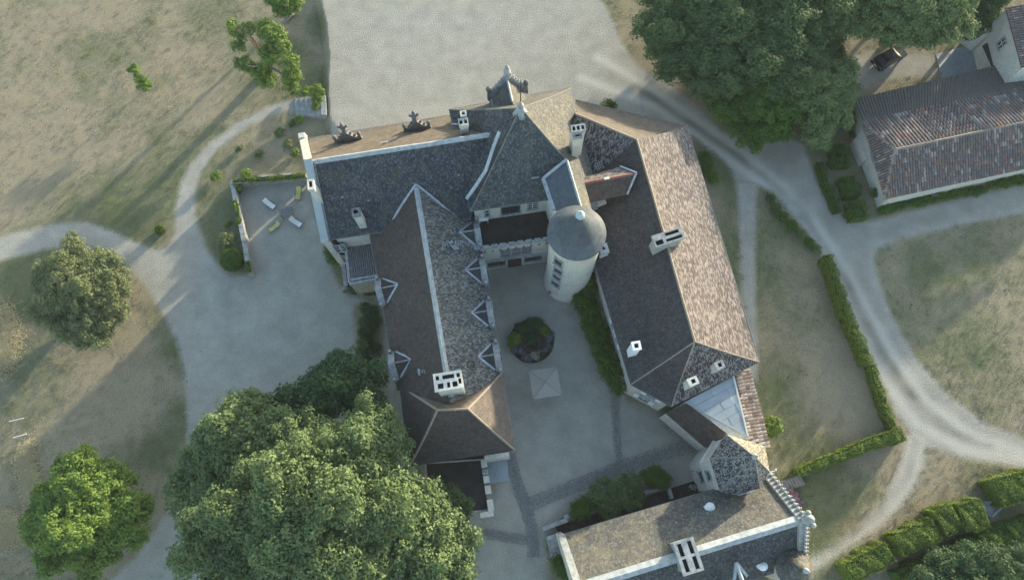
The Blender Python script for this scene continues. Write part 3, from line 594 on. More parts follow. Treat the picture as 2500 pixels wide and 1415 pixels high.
# valley flashings where its ridge runs into the slate slope
for pts in([(1016,452),(983,500),(965,530),(950,565)],[(1016,452),(1050,478),(1085,508),(1110,531)]):
    MB().strip([hmax(u,v,('nwS',),.2) for u,v in pts],.22,.06).build('valley_flashing',M['lead'],lw)
ps=[hmax(u,v,('nwS','pvW','pvS'),.16) for u,v in[(1219,324),(1205,360),(1186,418),(1162,455),(1139,487)]]
MB().strip(ps,.30,.08).build('valley_flashing',M['lead'],nw)
ps=[hit(u,v,PL['nwN'],.15) for u,v in[(1102,305),(1140,306),(1180,315),(1216,322)]]
MB().strip(ps,.16,.06).build('valley_flashing',M['lead'],nw)
def dormer(parent,px,side,label,mat='slate',w=2.6,back=1.9,stone='weathered',proud=.5):
    """gabled dormer on the eave: two little slopes, ridge lead, valley leads, stone pediment"""
    ea,eb=(En,Es) if side>0 else (Wn,Wsx); c=P(px[0],px[1],HE+.9); dd=(eb-ea).normalized(); dd.z=0
    nrm=Vector((-dd.y,dd.x,0)); 
    if (Rn-c).xy.dot(nrm.xy)>0: nrm=-nrm        # points outwards
    pln=PL['lwE'] if side>0 else PL['lwW']; L=(c.xy-ea.xy).dot(dd.xy); foot=ea+dd*L; foot.z=0
    hr_=HE+1.5; he_=HE+.42
    def on(pt,lift=0): t=pt.copy(); n,p0=pln; t.z=p0.z-((t.x-p0.x)*n.x+(t.y-p0.y)*n.y)/n.z+lift; return t
    f=Vector((foot.x,foot.y,0))+nrm*.0
    # distance inwards where the roof reaches the heights
    slope=(HR-HE)/abs((Vector((Rn.x,Rn.y,0))-Vector((ea.x,ea.y,0))).dot(nrm)); kr=(hr_-HE)/slope; ke=(he_-HE)/slope
    f=f-nrm*.3; fr=f+Vector((0,0,hr_)); fl=f-dd*w/2+Vector((0,0,he_)); fR=f+dd*w/2+Vector((0,0,he_)); f0=f+nrm*.3
    br=f0-nrm*kr+Vector((0,0,hr_)); bl=f0-dd*w/2-nrm*ke+Vector((0,0,he_)); bR=f0+dd*w/2-nrm*ke+Vector((0,0,he_))
    m=MB(); up=Vector((0,0,.03)); m.add([fr+up,fl+up,bl+up,br+up,fR+up,bR+up],[(0,1,2,3),(0,3,5,4)]); m.uv=[[(0,0),(0,1.3),(1,1.3),(2,0)],[(0,0),(2,0),(1,1.3),(0,1.3)]]
    o=m.build('dormer',M[mat],parent); o['label']=label
    ch=MB(); dn=Vector((0,0,-.9)); ch.add([fl,bl,fl+dn,bl+dn],[(0,1,3,2)]); ch.add([fR,bR,fR+dn,bR+dn],[(0,1,3,2)]); ch.build('dormer_cheek',M['weathered'],o)
    MB().strip([br+nrm*.05,fr-nrm*.15],.20,.09,.08).build('ridge_lead',M['lead'],o)
    for e in(bl,bR): MB().strip([br+up*4,e+up*4],.19,.07).build('valley_lead',M['lead'],o)
    # pediment
    g=MB(); th=.62; a2=fl-dd*.12+nrm*proud;b2=fR+dd*.12+nrm*proud;t2=fr+nrm*proud+Vector((0,0,.3)); i_=-nrm*th
    lo=[Vector((p.x,p.y,HE-1.2)) for p in(a2,b2,b2+i_,a2+i_)]
    g.add([a2,b2,t2,a2+i_,b2+i_,t2+i_]+lo,[(0,1,2),(5,4,3),(1,4,5,2),(3,0,2,5),(6,7,1,0),(8,9,3,4),(7,8,4,1),(9,6,0,3)]); g.build('pediment',M[stone],o)
    MB().box(f+nrm*(proud+.02)+Vector((0,0,HE-.25)),(.1,.9,1.1),ang(Vector((0,0)),nrm.xy)).build('dormer_window',M['glass'],o)
    for s in(-1,1):
        p=f+dd*s*(w/2+.1)+nrm*proud*.5; MB().box(p+Vector((0,0,HE+.7)),(.34,.34,.8),ang(Vector((0,0)),nrm.xy),.75).build('pinnacle',M[stone],o)
    for k in range(5): 
        p=f+dd*(-.5+.22*k)-nrm*.28; MB().box(p+Vector((0,0,hr_-.35-abs(-.5+.22*k)*.8)),(.1,.1,.14)).build('crocket',M['lead'],o)
    return o
for px,lb in(((1158,567),'dormer beside the dark terrace, northernmost on the courtyard side'),((1172,658),'dormer next to the corner of the battlemented front'),((1189,762),'dormer facing the north edge of the round flower bed'),((1206,868),'dormer nearest the brown hipped pavilion, courtyard side')): dormer(lw,px,1,lb)
for px,lb in(((940,706),'dormer on the garden side beside the ribbed lean-to roof'),((968,888),'dormer on the garden side near the big tree')): dormer(lw,px,-1,lb,'tile_brown')
bs=P(1096,950,HR-.3); chimney(lw,bs,(1094,929),2.45,1.55,ang(P(1062,915,10),P(1126,905,10)),[(-.36,.24,.12,.24),(.02,.24,.42,.24),(.37,.24,.12,.24),(-.28,-.22,.2,.3),(.0,-.22,.11,.3),(.22,-.22,.18,.3),(.40,-.10,.1,.3)],label='massive white stack with seven openings',deep=3)
MB().strip([P(1098,950,HR+.05),P(1101,968,HR+.05)],.5,.1,.1).build('ridge_cap',M['lead'],lw)
b=MB()
for k in range(4): b.tube([hit(1023+4*k,902,PL['lwW'],.1),hit(1026+4*k,912,PL['lwW'],.25)],.03,4)
b.build('roof_ladder',M['lead'],lw); MB().strip([hit(1022,900,PL['lwW'],.12),hit(1025,916,PL['lwW'],.12)],.18,.05).build('lead_strip',M['lead'],lw)
for pts in([(1142,882),(1158,883),(1158,896),(1142,896),(1142,882)],): MB().strip([hit(u,v,PL['lwE'],.06) for u,v in pts],.07,.04).build('roof_hatch',M['iron'],lw)
MB().strip([hit(1105,606,PL['lwE'],.08),hit(1118,603,PL['lwE'],.08)],.5,.05).build('roof_patch',M['lichen'] if 'lichen' in M else M['weathered'],lw)
# white droppings and slipped slates in a band
for i in range(90):
    u=1080+random.random()*92; v=588+random.random()*14+(u-1080)*.02; q=hit(u,v,PL['lwE'],.05); MB().box(q,(.05,.22,.03),random.uniform(-.4,.4)).build('slipped_slate',M['lead'],lw)
# ================================================================ brown pavilion at its south end
HE,HR=6.0,11.0
sp=empty('brown_pavilion',P(1110,1020,0).xy.to_3d(),'brown hipped pavilion ending the left wing, flared eaves','building')
c4=[P(*q,HE) for q in((975,940),(1227,905),(1257,1098),(998,1138))]; ra=P(1068,1000,HR);rb=P(1142,997,HR)
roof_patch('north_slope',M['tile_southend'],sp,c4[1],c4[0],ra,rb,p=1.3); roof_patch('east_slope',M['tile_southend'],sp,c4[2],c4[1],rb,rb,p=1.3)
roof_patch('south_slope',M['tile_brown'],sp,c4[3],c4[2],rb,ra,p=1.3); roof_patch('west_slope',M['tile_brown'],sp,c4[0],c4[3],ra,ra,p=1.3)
for c,r in((c4[0],ra),(c4[1],rb),(c4[2],rb),(c4[3],ra)): cap(sp,c,r,.2,.05,.06,'mortar',1.3,lift=.05)
cap(sp,ra,rb,.2,.05,.06,'mortar'); walls(sp,c4,-1.2,HE-.05,inset=.5); soffit(sp,c4,HE)
MB().strip([P(1100,968,HR-.8),P(1130,950,HE+2.6),P(1165,925,HE+.9),P(1178,912,HE+.5)],.26,.07).build('valley_flashing',M['lead'],sp)
MB().tube([P(1112,1003,HR-.1),P(1112,1003,HR+1.0)],.03,4).build('spike',M['lead'],sp)
# ================================================================ east wing (R)
HE,HR=6.8,11.0
ew=empty('east_wing',P(1650,700,0).xy.to_3d(),'long angled wing with a mottled sunlit east slope and plum west slope','building','wings of the chateau')
NW_=P(1405,243,HE);NE_=P(1677,307,HE);SE_=P(1855,883,HE);S_=P(1640,992,HE);SW_=P(1540,938,HE);Wk=P(1402,505,HE);IC=P(1400,470,HE)
rA=P(1405,278,HR);rB=P(1555,340,HR);rC=P(1697,833,HR)
p_=1.18
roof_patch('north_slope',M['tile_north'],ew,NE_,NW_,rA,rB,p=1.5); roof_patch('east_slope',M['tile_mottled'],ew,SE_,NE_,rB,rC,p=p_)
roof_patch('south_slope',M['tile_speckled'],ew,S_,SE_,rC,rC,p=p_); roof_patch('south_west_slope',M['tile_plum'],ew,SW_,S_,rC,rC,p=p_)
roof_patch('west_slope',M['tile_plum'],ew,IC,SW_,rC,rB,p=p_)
roof_patch('inner_slope',M['tile_speckled'],ew,P(1380,420,HE),IC,rB,rA,p=p_)
for a,b,pp in((NE_,rB,1.5),(SE_,rC,p_),(S_,rC,p_),(SW_,rC,p_)): cap(ew,a,b,.12,.04,.04,'mortar',pp,lift=.04)
cap(ew,rA,rB,.2,.05,.05,'mortar'); cap(ew,rB,rC,.22,.06,.06,'mortar')
poly=[NW_,NE_,SE_,S_,SW_,IC,P(1380,420,HE)]
inn=walls(ew,poly,0,HE-.05,inset=.45); soffit(ew,poly,HE); gutter(ew,[NE_,SE_]); gutter(ew,[IC,SW_,S_],.06)
PL['ewW']=plane(IC,SW_,rC);PL['ewS']=plane(S_,SE_,rC);PL['ewE']=plane(SE_,NE_,rB);PL['ewSW']=plane(SW_,S_,rC);PL['ewI']=plane(IC,rB,rA)
rzE=ang(P(1590,585,11),P(1668,560,11))
chimney(ew,P(1628,596,HR-.1),(1632,578),2.9,1.15,rzE,[(-.33,-.2,.26,.42),(.16,.26,.62-.16,.28),(.16,-.24,.55,.26)],'weathered','weathered',label='wide lichened stack straddling the ridge, four flues')
chimney(ew,hit(1546,862,PL['ewW']),(1554,843),.82,.82,ang(P(1540,850,9),P(1565,846,9)),[(0,0,.5,.52)],'white','white',label='small white painted stack low on the west slope')
chimney(ew,hit(1682,946,PL['ewS']),(1692,930),.95,.75,ang(P(1680,935,9),P(1705,925,9)),[(0.05,0,.42,.5)],'limestone','limestone',label='little stone stack on the south slope, lower of the pair')
chimney(ew,hit(1748,906,PL['ewS']),(1757,890),.85,.75,ang(P(1680,935,9),P(1705,925,9)),[(0.05,0,.42,.5)],'limestone','weathered',label='little stone stack on the south slope, nearer the east eave')
o=chimney(ew,P(1470,625,6.5),(1474,606),.9,1.0,ang(IC,SW_)+1.57,[(0,0,.3,.3)],'limestone','lead',label='pale stone stub beside the round tower')
w_a,w_b=SW_,S_; rw=ang(w_a,w_b); ow=(math.sin(rw),-math.cos(rw)); iv=Vector((-ow[0],-ow[1],0))*.45
wall_window(ew,SW_+iv,S_+iv,.55,4.9,.8,1.0,ow,'white',(2,3),shut='white'); wall_window(ew,SW_+iv,S_+iv,.48,2.3,.9,1.4,ow,'white',(2,3),shut='white')
rw=ang(IC,SW_); ow=(math.sin(rw),-math.cos(rw)); iv=Vector((-ow[0],-ow[1],0))*.45
for s in(.70,.76): wall_window(ew,IC+iv,SW_+iv,s,4.9,.8,1.0,ow,'white',(2,3),shut='white')
b=MB()   # hooped gutters/ladder on the inner slope
for k in range(4): b.tube([hit(1452+5*k,400-2*k,PL['ewI'],.15),hit(1458+5*k,418-2*k,PL['ewI'],.15)],.03,4)
for k in range(3): b.tube([hit(1450,404+6*k,PL['ewI'],.17),hit(1470,397+6*k,PL['ewI'],.17)],.025,4)
b.build('roof_ladder',M['lead'],ew)
# pink ridged link roof
lk=empty('pink_ridged_link',P(1480,450,0).xy.to_3d(),'short gabled roof with a pink ridge joining pavilion and east wing','building')
k1=hit(1553,424,PL['ewW'],.1);k0=P(1414,449,k1.z);n1=hit(1513,408,PL['ewW'],.1);n0=P(1428,432,n1.z);s1=hit(1531,476,PL['ewW'],.1);s0=P(1440,493,s1.z); print('LINK',k1.z,n1.z,s1.z)
roof_patch('north_slope',M['tile_mottled'],lk,n1,n0,k0,k1,wv=.02,res=.4); roof_patch('south_slope',M['tile_brown'],lk,s0,s1,k1,k0,wv=.02,res=.4)
cap(lk,k0,k1,.3,.06,.08,'brickred'); MB().prism([tuple(q.xy) for q in(n0,n1,s1.lerp(k1,.15),s0.lerp(k0,.15))],3,8.2).build('wall',M['limestone'],lk)
MB().strip([k1+Vector((0,0,.1)),s1+Vector((0,0,.1))],.2,.07).build('valley_flashing',M['lead'],lk); MB().strip([k1+Vector((0,0,.1)),n1+Vector((0,0,.1))],.16,.07).build('valley_flashing',M['lead'],lk)
MB().box(k0.lerp(k1,.48)+Vector((0,0,.1)),(.5,.2,.12),ang(k0,k1)).build('ridge_vent',M['white'],lk)
q=P(1447,494,8.6); MB().box((q.x,q.y,7.6),(1.1,.7,1.6),ang(k0,k1)-.15).build('stone_bay',M['lead'],lk)
# ================================================================ lower link, zinc roof, canal-tile lean-to
zb=empty('kitchen_link',P(1740,1000,0).xy.to_3d(),'low link with a brown slope and a triangular grey metal roof','building')
b0=P(1625,1008,4.2);b1=P(1722,1092,4.2);t0=P(1678,984,6.2);t1=P(1802,1078,6.2)
roof_patch('south_west_slope',M['tile_brown'],zb,b0,b1,t1,t0,wv=.02)
z0,z1,z2=P(1672,980,6.25),P(1790,918,6.25),P(1826,1066,6.25)
MB().prism([tuple(q.xy) for q in(b0.lerp(t0,.1),b1.lerp(t1,.1),z2,z1,z0)],0,4.0).build('wall',M['limestone'],zb)
MB().prism([tuple(q.xy) for q in(z0,z1,z2,t1)],4,6.15).build('parapet',M['limestone'],zb)
# individual sheets
U=(z1-z0).normalized(); Vv=(z2-z1); Vn=(Vv-U*Vv.dot(U)).normalized(); 
T=lambda a,b:z0+U*a+Vn*b
Lu=(z1-z0).length; Lv=(z2-z1).dot(Vn); rows=7
tri=[Vector((0,0)),Vector((Lu,0)),Vector(((z2-z0).dot(U),Lv))]
def clip(poly,a,b,c):   # keep a*x+b*y<=c
    out=[]
    for i in range(len(poly)):
        p,q=poly[i],poly[(i+1)%len(poly)]; fp=a*p.x+b*p.y-c; fq=a*q.x+b*q.y-c
        if fp<=0: out.append(p)
        if fp*fq<0: out.append(p.lerp(q,fp/(fp-fq)))
    return out
k=0
for r in range(rows):
    v0,v1=Lv*r/rows+.012,Lv*(r+1)/rows-.012; cuts=[-2,Lu*.5+.12*(r%3),Lu*.75+.1*(r%2),Lu+2]
    for j in range(3):
        po=clip(clip(clip(clip(tri,0,-1,-v0),0,1,v1),-1,0,-(cuts[j]+.005)),1,0,cuts[j+1]-.005)
        if len(po)<3: continue
        k+=1; pts=[T(p.x,p.y) for p in po]; h=6.2+.02*((r+j)%2)+.012*r
        MB().prism([tuple(q.xy) for q in pts],h-.03,h+.03).build('roof_panel',M['zinc_pale' if (r in(2,3,4) and j==2) else 'zinc'],zb)
MB().prism([tuple(q.xy) for q in(z0,z1,z2)],6.1,6.16).build('roof_deck',M['gutter'],zb)
MB().strip([z1+Vector((0,0,.05)),z2+Vector((0,0,.05))],.16,.06).build('edge_flashing',M['zinc_pale'],zb); MB().strip([z0+Vector((0,0,.05)),z2+Vector((0,0,.05))],.12,.06).build('edge_flashing',M['zinc'],zb)
def mat_canal(name,cols,size=1.2):
    t=NT(name); oi=t.n('ObjectInfo'); wn=t.n('TexWhiteNoise'); wn.noise_dimensions='4D'
    a=t.n('Attribute'); a.attribute_name='tint'; sp=t.n('SeparateColor'); t.l(a.outputs['Color'],sp.inputs[0])
    r=t.math('FRACT',t.math('ADD',oi.outputs['Random'],sp.outputs[0])); x=t.n('ValToRGB'); x.color_ramp.interpolation='CONSTANT'; e=x.color_ramp.elements
    for i,c in enumerate(cols):
        if i<2: e[i].position=i/len(cols); e[i].color=c+(1,)
        else: k=e.new(i/len(cols)); k.color=c+(1,)
    t.l(r,x.inputs[0]); c=x.outputs[0]; n=t.noise(5,4); c=t.mix(.6,c,t.mix(1.0,c,t.ramp(n,.3,.7,(.45,.45,.45,1),(1.5,1.5,1.5,1)),'MULTIPLY'))
    big=t.noise(.5,5,rough=.7); c=t.mix(t.math('MULTIPLY',t.ramp(big,.54,.70),.45),c,(.10,.095,.085)); t.bump(n,.3,.02); return t.out(c,.9)
M['canal_warm']=mat_canal('canal_tile_pale',[(.58,.47,.37),(.50,.37,.28),(.62,.53,.44),(.40,.29,.23),(.55,.45,.36),(.26,.20,.17),(.60,.50,.41),(.47,.32,.24),(.56,.46,.37)])
M['canal_dark']=mat_canal('canal_tile_weathered',[(.165,.125,.105),(.185,.14,.12),(.13,.11,.105),(.20,.16,.14),(.15,.125,.125),(.24,.20,.175),(.14,.12,.12),(.18,.125,.105),(.17,.14,.135),(.30,.27,.235),(.13,.11,.11),(.19,.15,.135),(.16,.13,.125),(.25,.14,.10)])
M['canal_grey']=mat_canal('fibre_cement',[(.135,.13,.12),(.17,.165,.15),(.115,.11,.10),(.15,.14,.125)])
def tile_mesh(w,l,name='roof_tile'):
    b=MB(); n=5; vs=[]
    for j,(y,s,z) in enumerate(((-l/2,1.0,.05),(l/2,.82,0))):
        for k in range(n):
            t=math.pi*k/(n-1); vs.append((-math.cos(t)*w/2*s,y,z+math.sin(t)*w*.42*s))
        for k in range(n):
            t=math.pi*k/(n-1); vs.append((-math.cos(t)*w/2*s*.8,y,z+math.sin(t)*w*.42*s*.75))
    fs=[]
    for k in range(n-1): fs+=[(k,k+1,2*n+k+1,2*n+k),(n+k+1,n+k,3*n+k,3*n+k+1),(k+1,k,n+k,n+k+1),(2*n+k,2*n+k+1,3*n+k+1,3*n+k)]
    b.add(vs,fs); me=bpy.data.meshes.new(name); me.from_pydata(b.v,[],b.f); me.update(); return me
def tiles(parent,poly,e0,e1,top,w,l,mat,maxparts,label=None,skip=lambda q:False,keep=0):
    """barrel tiles laid on the sloping polygon (world points), courses along the slope"""
    e0,e1,top=Vector(e0),Vector(e1),Vector(top); U=(e1-e0).normalized(); N=(e1-e0).cross(top-e0).normalized(); 
    if N.z<0: N=-N
    Vv=N.cross(U).normalized(); 
    if Vv.z<0: Vv=-Vv
    p2=[((Vector(q)-e0).dot(U),(Vector(q)-e0).dot(Vv)) for q in poly]; xs=[q[0] for q in p2];ys=[q[1] for q in p2]
    def inside(x,y):
        c=False;n=len(p2)
        for i in range(n):
            ax,ay=p2[i];bx,by=p2[(i+1)%n]
            if (ay>y)!=(by>y) and x<(bx-ax)*(y-ay)/(by-ay)+ax: c=not c
        return c
    me=tile_mesh(w*.84,l*1.12); me.materials.append(mat); at=me.attributes.new('tint','FLOAT_COLOR','POINT'); at.data.foreach_set('color',np.zeros(len(me.vertices)*4,np.float32))
    S_=[]; x=min(xs)+w/2; r=0
    while x<max(xs):
        y=min(ys)+l/2
        while y<max(ys):
            if inside(x,y): S_.append((x+random.uniform(-.015,.015),y))
            y+=l
        x+=w
    S_.sort(key=lambda q:q[1]*0+abs(q[0]-keep)); base=Matrix((U,-(-Vv),N)).transposed()
    v0=np.empty(len(me.vertices)*3); me.vertices.foreach_get('co',v0); v0=v0.reshape(-1,3); f0=[tuple(p.vertices) for p in me.polygons]
    bv=[];bf=[];tint=[]
    for i,(x,y) in enumerate(S_):
        q=e0+U*x+Vv*y+N*(.03+random.uniform(0,.02)); rot=base@Matrix.Rotation(random.uniform(-.04,.04),3,'Z')
        if i<maxparts:
            o=bpy.data.objects.new('roof_tile',me); COL.objects.link(o); o.parent=parent; o.matrix_parent_inverse=wm(parent).inverted(); o.matrix_local=Matrix.Identity(4)
            o.location=q; o.rotation_euler=rot.to_euler()
        else:
            R=np.array(rot); n=len(bv)*len(v0); bv.append(v0@R.T+np.array(q)); bf+=[tuple(a+n for a in f) for f in f0]; tint+=[random.random()]*len(v0)
    if bv:
        m2=bpy.data.meshes.new('roof_tiles'); m2.from_pydata(np.vstack(bv).tolist(),[],bf); m2.update(); at=m2.attributes.new('tint','FLOAT_COLOR','POINT'); tt=np.array(tint); at.data.foreach_set('color',np.stack([tt,tt,tt,tt],1).astype(np.float32).ravel())
        o=link(m2,'roof_tiles',mat,parent); o['kind']='stuff'
    # dark under-layer
    pts=[Vector(q)-N*.04 for q in poly]; k=len(pts); m=MB(); m.add(pts+[q-N*.08 for q in pts],[tuple(range(k)),tuple(range(2*k-1,k-1,-1))]+[(i,(i+1)%k,k+(i+1)%k,k+i) for i in range(k)]); m.build('roof_deck',M['canal_under'],parent)
    return N
M['canal_under']=mat_plain('canal_tile_channels',(.07,.055,.05),.3,6)
lt=empty('tiled_lean_to',P(1840,1000,0).xy.to_3d(),'narrow lean-to with rows of pale terracotta barrel tiles by the lawn','building')
q0,q1,q2,q3=P(1790,917,5.9),P(1828,900,5.0),P(1879,1095,5.0),P(1826,1064,5.9)
q3=P(1828,1070,5.9); tiles(lt,[q0,q1,q2,q3],q1,q2,q0,.33,.62,M['canal_warm'],300)
MB().prism([tuple(q.xy) for q in(q0,q1.lerp(q0,.1),q2.lerp(q3,.1),q3)],0,4.75).build('wall',M['limestone'],lt)
# ================================================================ octagonal corner tower
HE,HA=9.0,13.0
hx=empty('corner_tower',P(1810,1130,0).xy.to_3d(),'many-sided corner tower with a lichen speckled slate roof and round finial','tower')
ev=[P(*q,HE) for q in((1772,1059),(1733,1119),(1759,1200),(1797,1207),(1855,1191),(1879,1152),(1868,1088))]; ap=P(1842,1114,HA)
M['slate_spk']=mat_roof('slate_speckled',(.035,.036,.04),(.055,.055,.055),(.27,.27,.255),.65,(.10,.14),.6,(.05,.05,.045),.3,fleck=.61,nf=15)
M['slate_spk_lit']=mat_roof('slate_speckled_lit',(.13,.12,.095),(.17,.155,.12),(.40,.37,.28),.9,(.10,.14),.6,(.10,.10,.07),.4,fleck=.64,nf=15)  # paler copy: sunlight on the north and east slopes put into the colour
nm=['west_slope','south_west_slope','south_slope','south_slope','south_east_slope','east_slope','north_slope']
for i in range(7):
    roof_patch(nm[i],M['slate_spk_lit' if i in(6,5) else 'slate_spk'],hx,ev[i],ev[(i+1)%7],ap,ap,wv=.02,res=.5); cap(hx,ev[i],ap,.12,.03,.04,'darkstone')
wi=walls(hx,ev,0,HE-.05,'limestone',inset=.25); soffit(hx,ev,HE); finial(hx,ap,HA+.1,.24,'lead')
wi=[Vector((q[0],q[1],0)) for q in wi]; a,b_=wi[1],wi[2]; dd=(b_-a).normalized(); ow=Vector((dd.y,-dd.x)) if (Vector((dd.y,-dd.x,0)).dot(a-Vector((ap.x,ap.y,0)))>0) else Vector((-dd.y,dd.x))
wall_window(hx,a,b_,.5,6.2,.7,1.1,ow,'iron',(2,2)); wall_window(hx,a,b_,.5,3.5,.9,1.3,ow,'iron',(2,2))
MB().strip([Vector((q.x,q.y,5)) for q in (wi[0],wi[1],wi[2],wi[3])],.4,.1).build('string_course',M['limestone'],hx)
q=P(1817,1212,6.6); MB().box((q.x,q.y,6.9),(1.6,1.0,1.6),ang(P(1797,1207,9),P(1855,1191,9))).build('stone_bay',M['lead'],hx)
# ================================================================ south building
HE,HR=6.5,11.0
sb=empty('south_building',P(1680,1340,0).xy.to_3d(),'building at the bottom with a grey lichened slope and wide pale ridge','building','wings of the chateau')
NW2=P(1378,1303,HE);NE2=P(1890,1134,HE);Rw2=P(1484,1412,HR);Re2=P(1948,1270,HR); ext=(Rw2-Re2).normalized(); 
axS=(Re2-Rw2).normalized(); pr=Vector((axS.y,-axS.x,0)); hw=abs((Rw2-NW2).xy.dot(pr.xy)); 
NWe=NW2.copy(); A0=NWe+axS*0; W_r=Vector((NWe.x,NWe.y,0))+pr*hw; W_r=Vector((W_r.x,W_r.y,HR)); SWe=Vector((NWe.x,NWe.y,HE))+pr*hw*2; SWe.z=HE
Le=(NE2-NWe).xy.dot(axS.xy); Er=W_r+axS*(Re2-W_r).dot(axS); NEe=Vector((NWe.x,NWe.y,HE))+axS*(Er-W_r).dot(axS); SEe=SWe+axS*(Er-W_r).dot(axS)
roof_patch('north_slope',M['slate_grey'],sb,NEe,NWe,W_r,Er); roof_patch('south_slope',M['slate'],sb,SWe,SEe,Er,W_r)
PL['sbN']=plane(NEe,NWe,W_r);PL['sbS']=plane(SWe,SEe,Er)
walls(sb,[NWe,NEe,SEe,SWe],0,HE-.05); soffit(sb,[NWe,NEe,SEe,SWe],HE); gutter(sb,[NWe,NEe]); gutter(sb,[SEe,SWe])
cap(sb,W_r,Er,.80,.10,.22,'lead')
def gable_end(parent,N_,Rr,S__,off,cop,lb,crk=0,w=.6):
    g=MB(); lo=[Vector((p.x,p.y,0)) for p in(S__,S__+off,N_+off,N_)]; up=Vector((0,0,.25))
    g.add(lo+[S__+up,S__+off+up,N_+off+up,N_+up,Rr+up,Rr+off+up],[(3,2,1,0),(0,1,5,4),(2,3,7,6),(1,2,6,9,5),(0,4,8,7,3),(4,5,9,8),(6,7,8,9)])
    o=g.build('gable_wall',M['limestone'],parent)
    for A_ in(N_,S__):
        a=A_+off*.5+Vector((0,0,.32)); r=Rr+off*.5+Vector((0,0,.32)); ps=[a.lerp(r,i/8) for i in range(9)]
        c=MB().strip(ps,w,.08).build('gable_coping',M[cop],parent); 
        if crk: crockets(c,[p+off*.4+Vector((0,0,.1)) for p in ps],crk,.2,'weathered')
gable_end(sb,NWe,W_r,SWe,-axS*.55,'weathered','')
gable_end(sb,NEe,Er,SEe,axS*.6,'weathered','',12)
b=MB(); q=Er+axS*.5+Vector((0,0,.3)); b.lathe(q,[(.4,0),(.3,.4),(.5,.7),(.2,1.0),(.35,1.2),(.05,1.6)],8)
for k in(-1,1): b.ball(q+pr*.5*k+Vector((.2,0,.7)),.24)
b.build('carved_finial',M['weathered'],sb)
rzS=ang(W_r,Er)
chimney(sb,Vector(((P(1682,1357,12.3)).x,(P(1682,1357,12.3)).y,HR-.1)),(1681,1357),1.75,2.6,rzS,[(-.24,.23,.2,.38),(.24,.23,.2,.38),(-.24,-.23,.2,.38),(.24,-.23,.2,.38)],'weathered','weathered',label='broad stone stack across the ridge with four long flues',deep=3)
for u,v,r in((1733,1237,.42),(1861,1380,.42)):
    pl=PL['sbN'] if v<1300 else PL['sbS']; q=hit(u,v,pl,.05); b=MB(); b.lathe(q,[(r,0),(r*.95,.2),(r*.5,.42),(.03,.5)],14); b.box(q+Vector((-.35,-.0,.12)),(.35,.35,.25),.6); b.build('roof_ventilator',M['white'],sb,smooth=False)
for i in range(26):
    u=random.uniform(1400,1930); v=random.uniform(1200,1400); 
    q=hit(u,v,PL['sbN'],.05)
    if q.z<HE+.3 or q.z>HR-.3: continue
    MB().box(q,(.14,.1,.04),random.random()).build('slate_hook',M['lead'],sb)
# small dormer on the south slope, cut by the frame
q=P(1797,1372,HR-.7); f=q+pr*2.6; m=MB(); t=q; l=f-axS*1.15+Vector((0,0,-1.1)); r=f+axS*1.15+Vector((0,0,-1.1)); 
o=m.add([t,f,l,r],[(0,2,1),(0,1,3)]).build('dormer_roof',M['slate'],sb); MB().strip([t+Vector((0,0,.1)),f+Vector((0,0,.1))],.3,.08,.05).build('ridge_lead',M['lead'],o)
for e in(l,r): MB().strip([t+Vector((0,0,.1)),t.lerp(e,.5)+Vector((0,0,.25))],.24,.07).build('valley_lead',M['lead'],o)
tq=P(1941,1386,8.2); tu=empty('corner_turret',(tq.x,tq.y,0),'small round turret with a smooth grey cone beside the crocketed gable','tower')
MB().lathe((tq.x,tq.y,0),[(1.35,0),(1.35,8.0),(1.5,8.15)],32).build('wall',M['limestone'],tu,smooth=True)
b=MB(); b.lathe((tq.x,tq.y,8.2),[(1.62,-.08),(1.62,0),(1.2,.45),(.7,1.3),(.25,2.1),(.05,2.5)],40); b.uv=[[(b.v[i][0],b.v[i][1]) for i in f] for f in b.f]; b.build('cone_roof',M['slate_grey'],tu,smooth=False); finial(tu,(tq.x,tq.y),10.6,.24,'copper')
# ================================================================ ribbed lean-to, west side
rl=empty('ribbed_lean_to',P(880,640,0).xy.to_3d(),'small lean-to with a dark ribbed roof inside a low stone border','building')
l4=[P(848,590,3.6),P(905,583,3.9),P(915,668,3.9),P(860,676,3.6)]
MB().prism([tuple(P(*q,3.6).xy) for q in((842,585),(914,577),(922,682),(853,692))],GW-.2,3.4).build('wall',M['rubble'],rl)
MB().prism([tuple(q.xy) for q in l4],3.41,3.46).build('roof_deck',M['flat_dark'],rl)
for i in range(11):
    s=(i+.5)/11; a=l4[0].lerp(l4[1],s); b_=l4[3].lerp(l4[2],s); MB().tube([Vector((a.x,a.y,3.5)),Vector((b_.x,b_.y,3.5))],.10,6).build('roof_rib',M['darkstone'],rl)
for a,b_ in(((842,587),(853,690)),((853,684),(920,672)),((853,693),(918,681)),((918,577),(924,690))):
    A_,B_=P(*a,3.6),P(*b_,3.6); n=4
    for i in range(n):
        p=A_.lerp(B_,(i+.5)/n); MB().box((p.x,p.y,3.55),((B_-A_).length/n*.96,.28,.26),ang(A_,B_)).build('coping_stone',M['weathered'],rl)
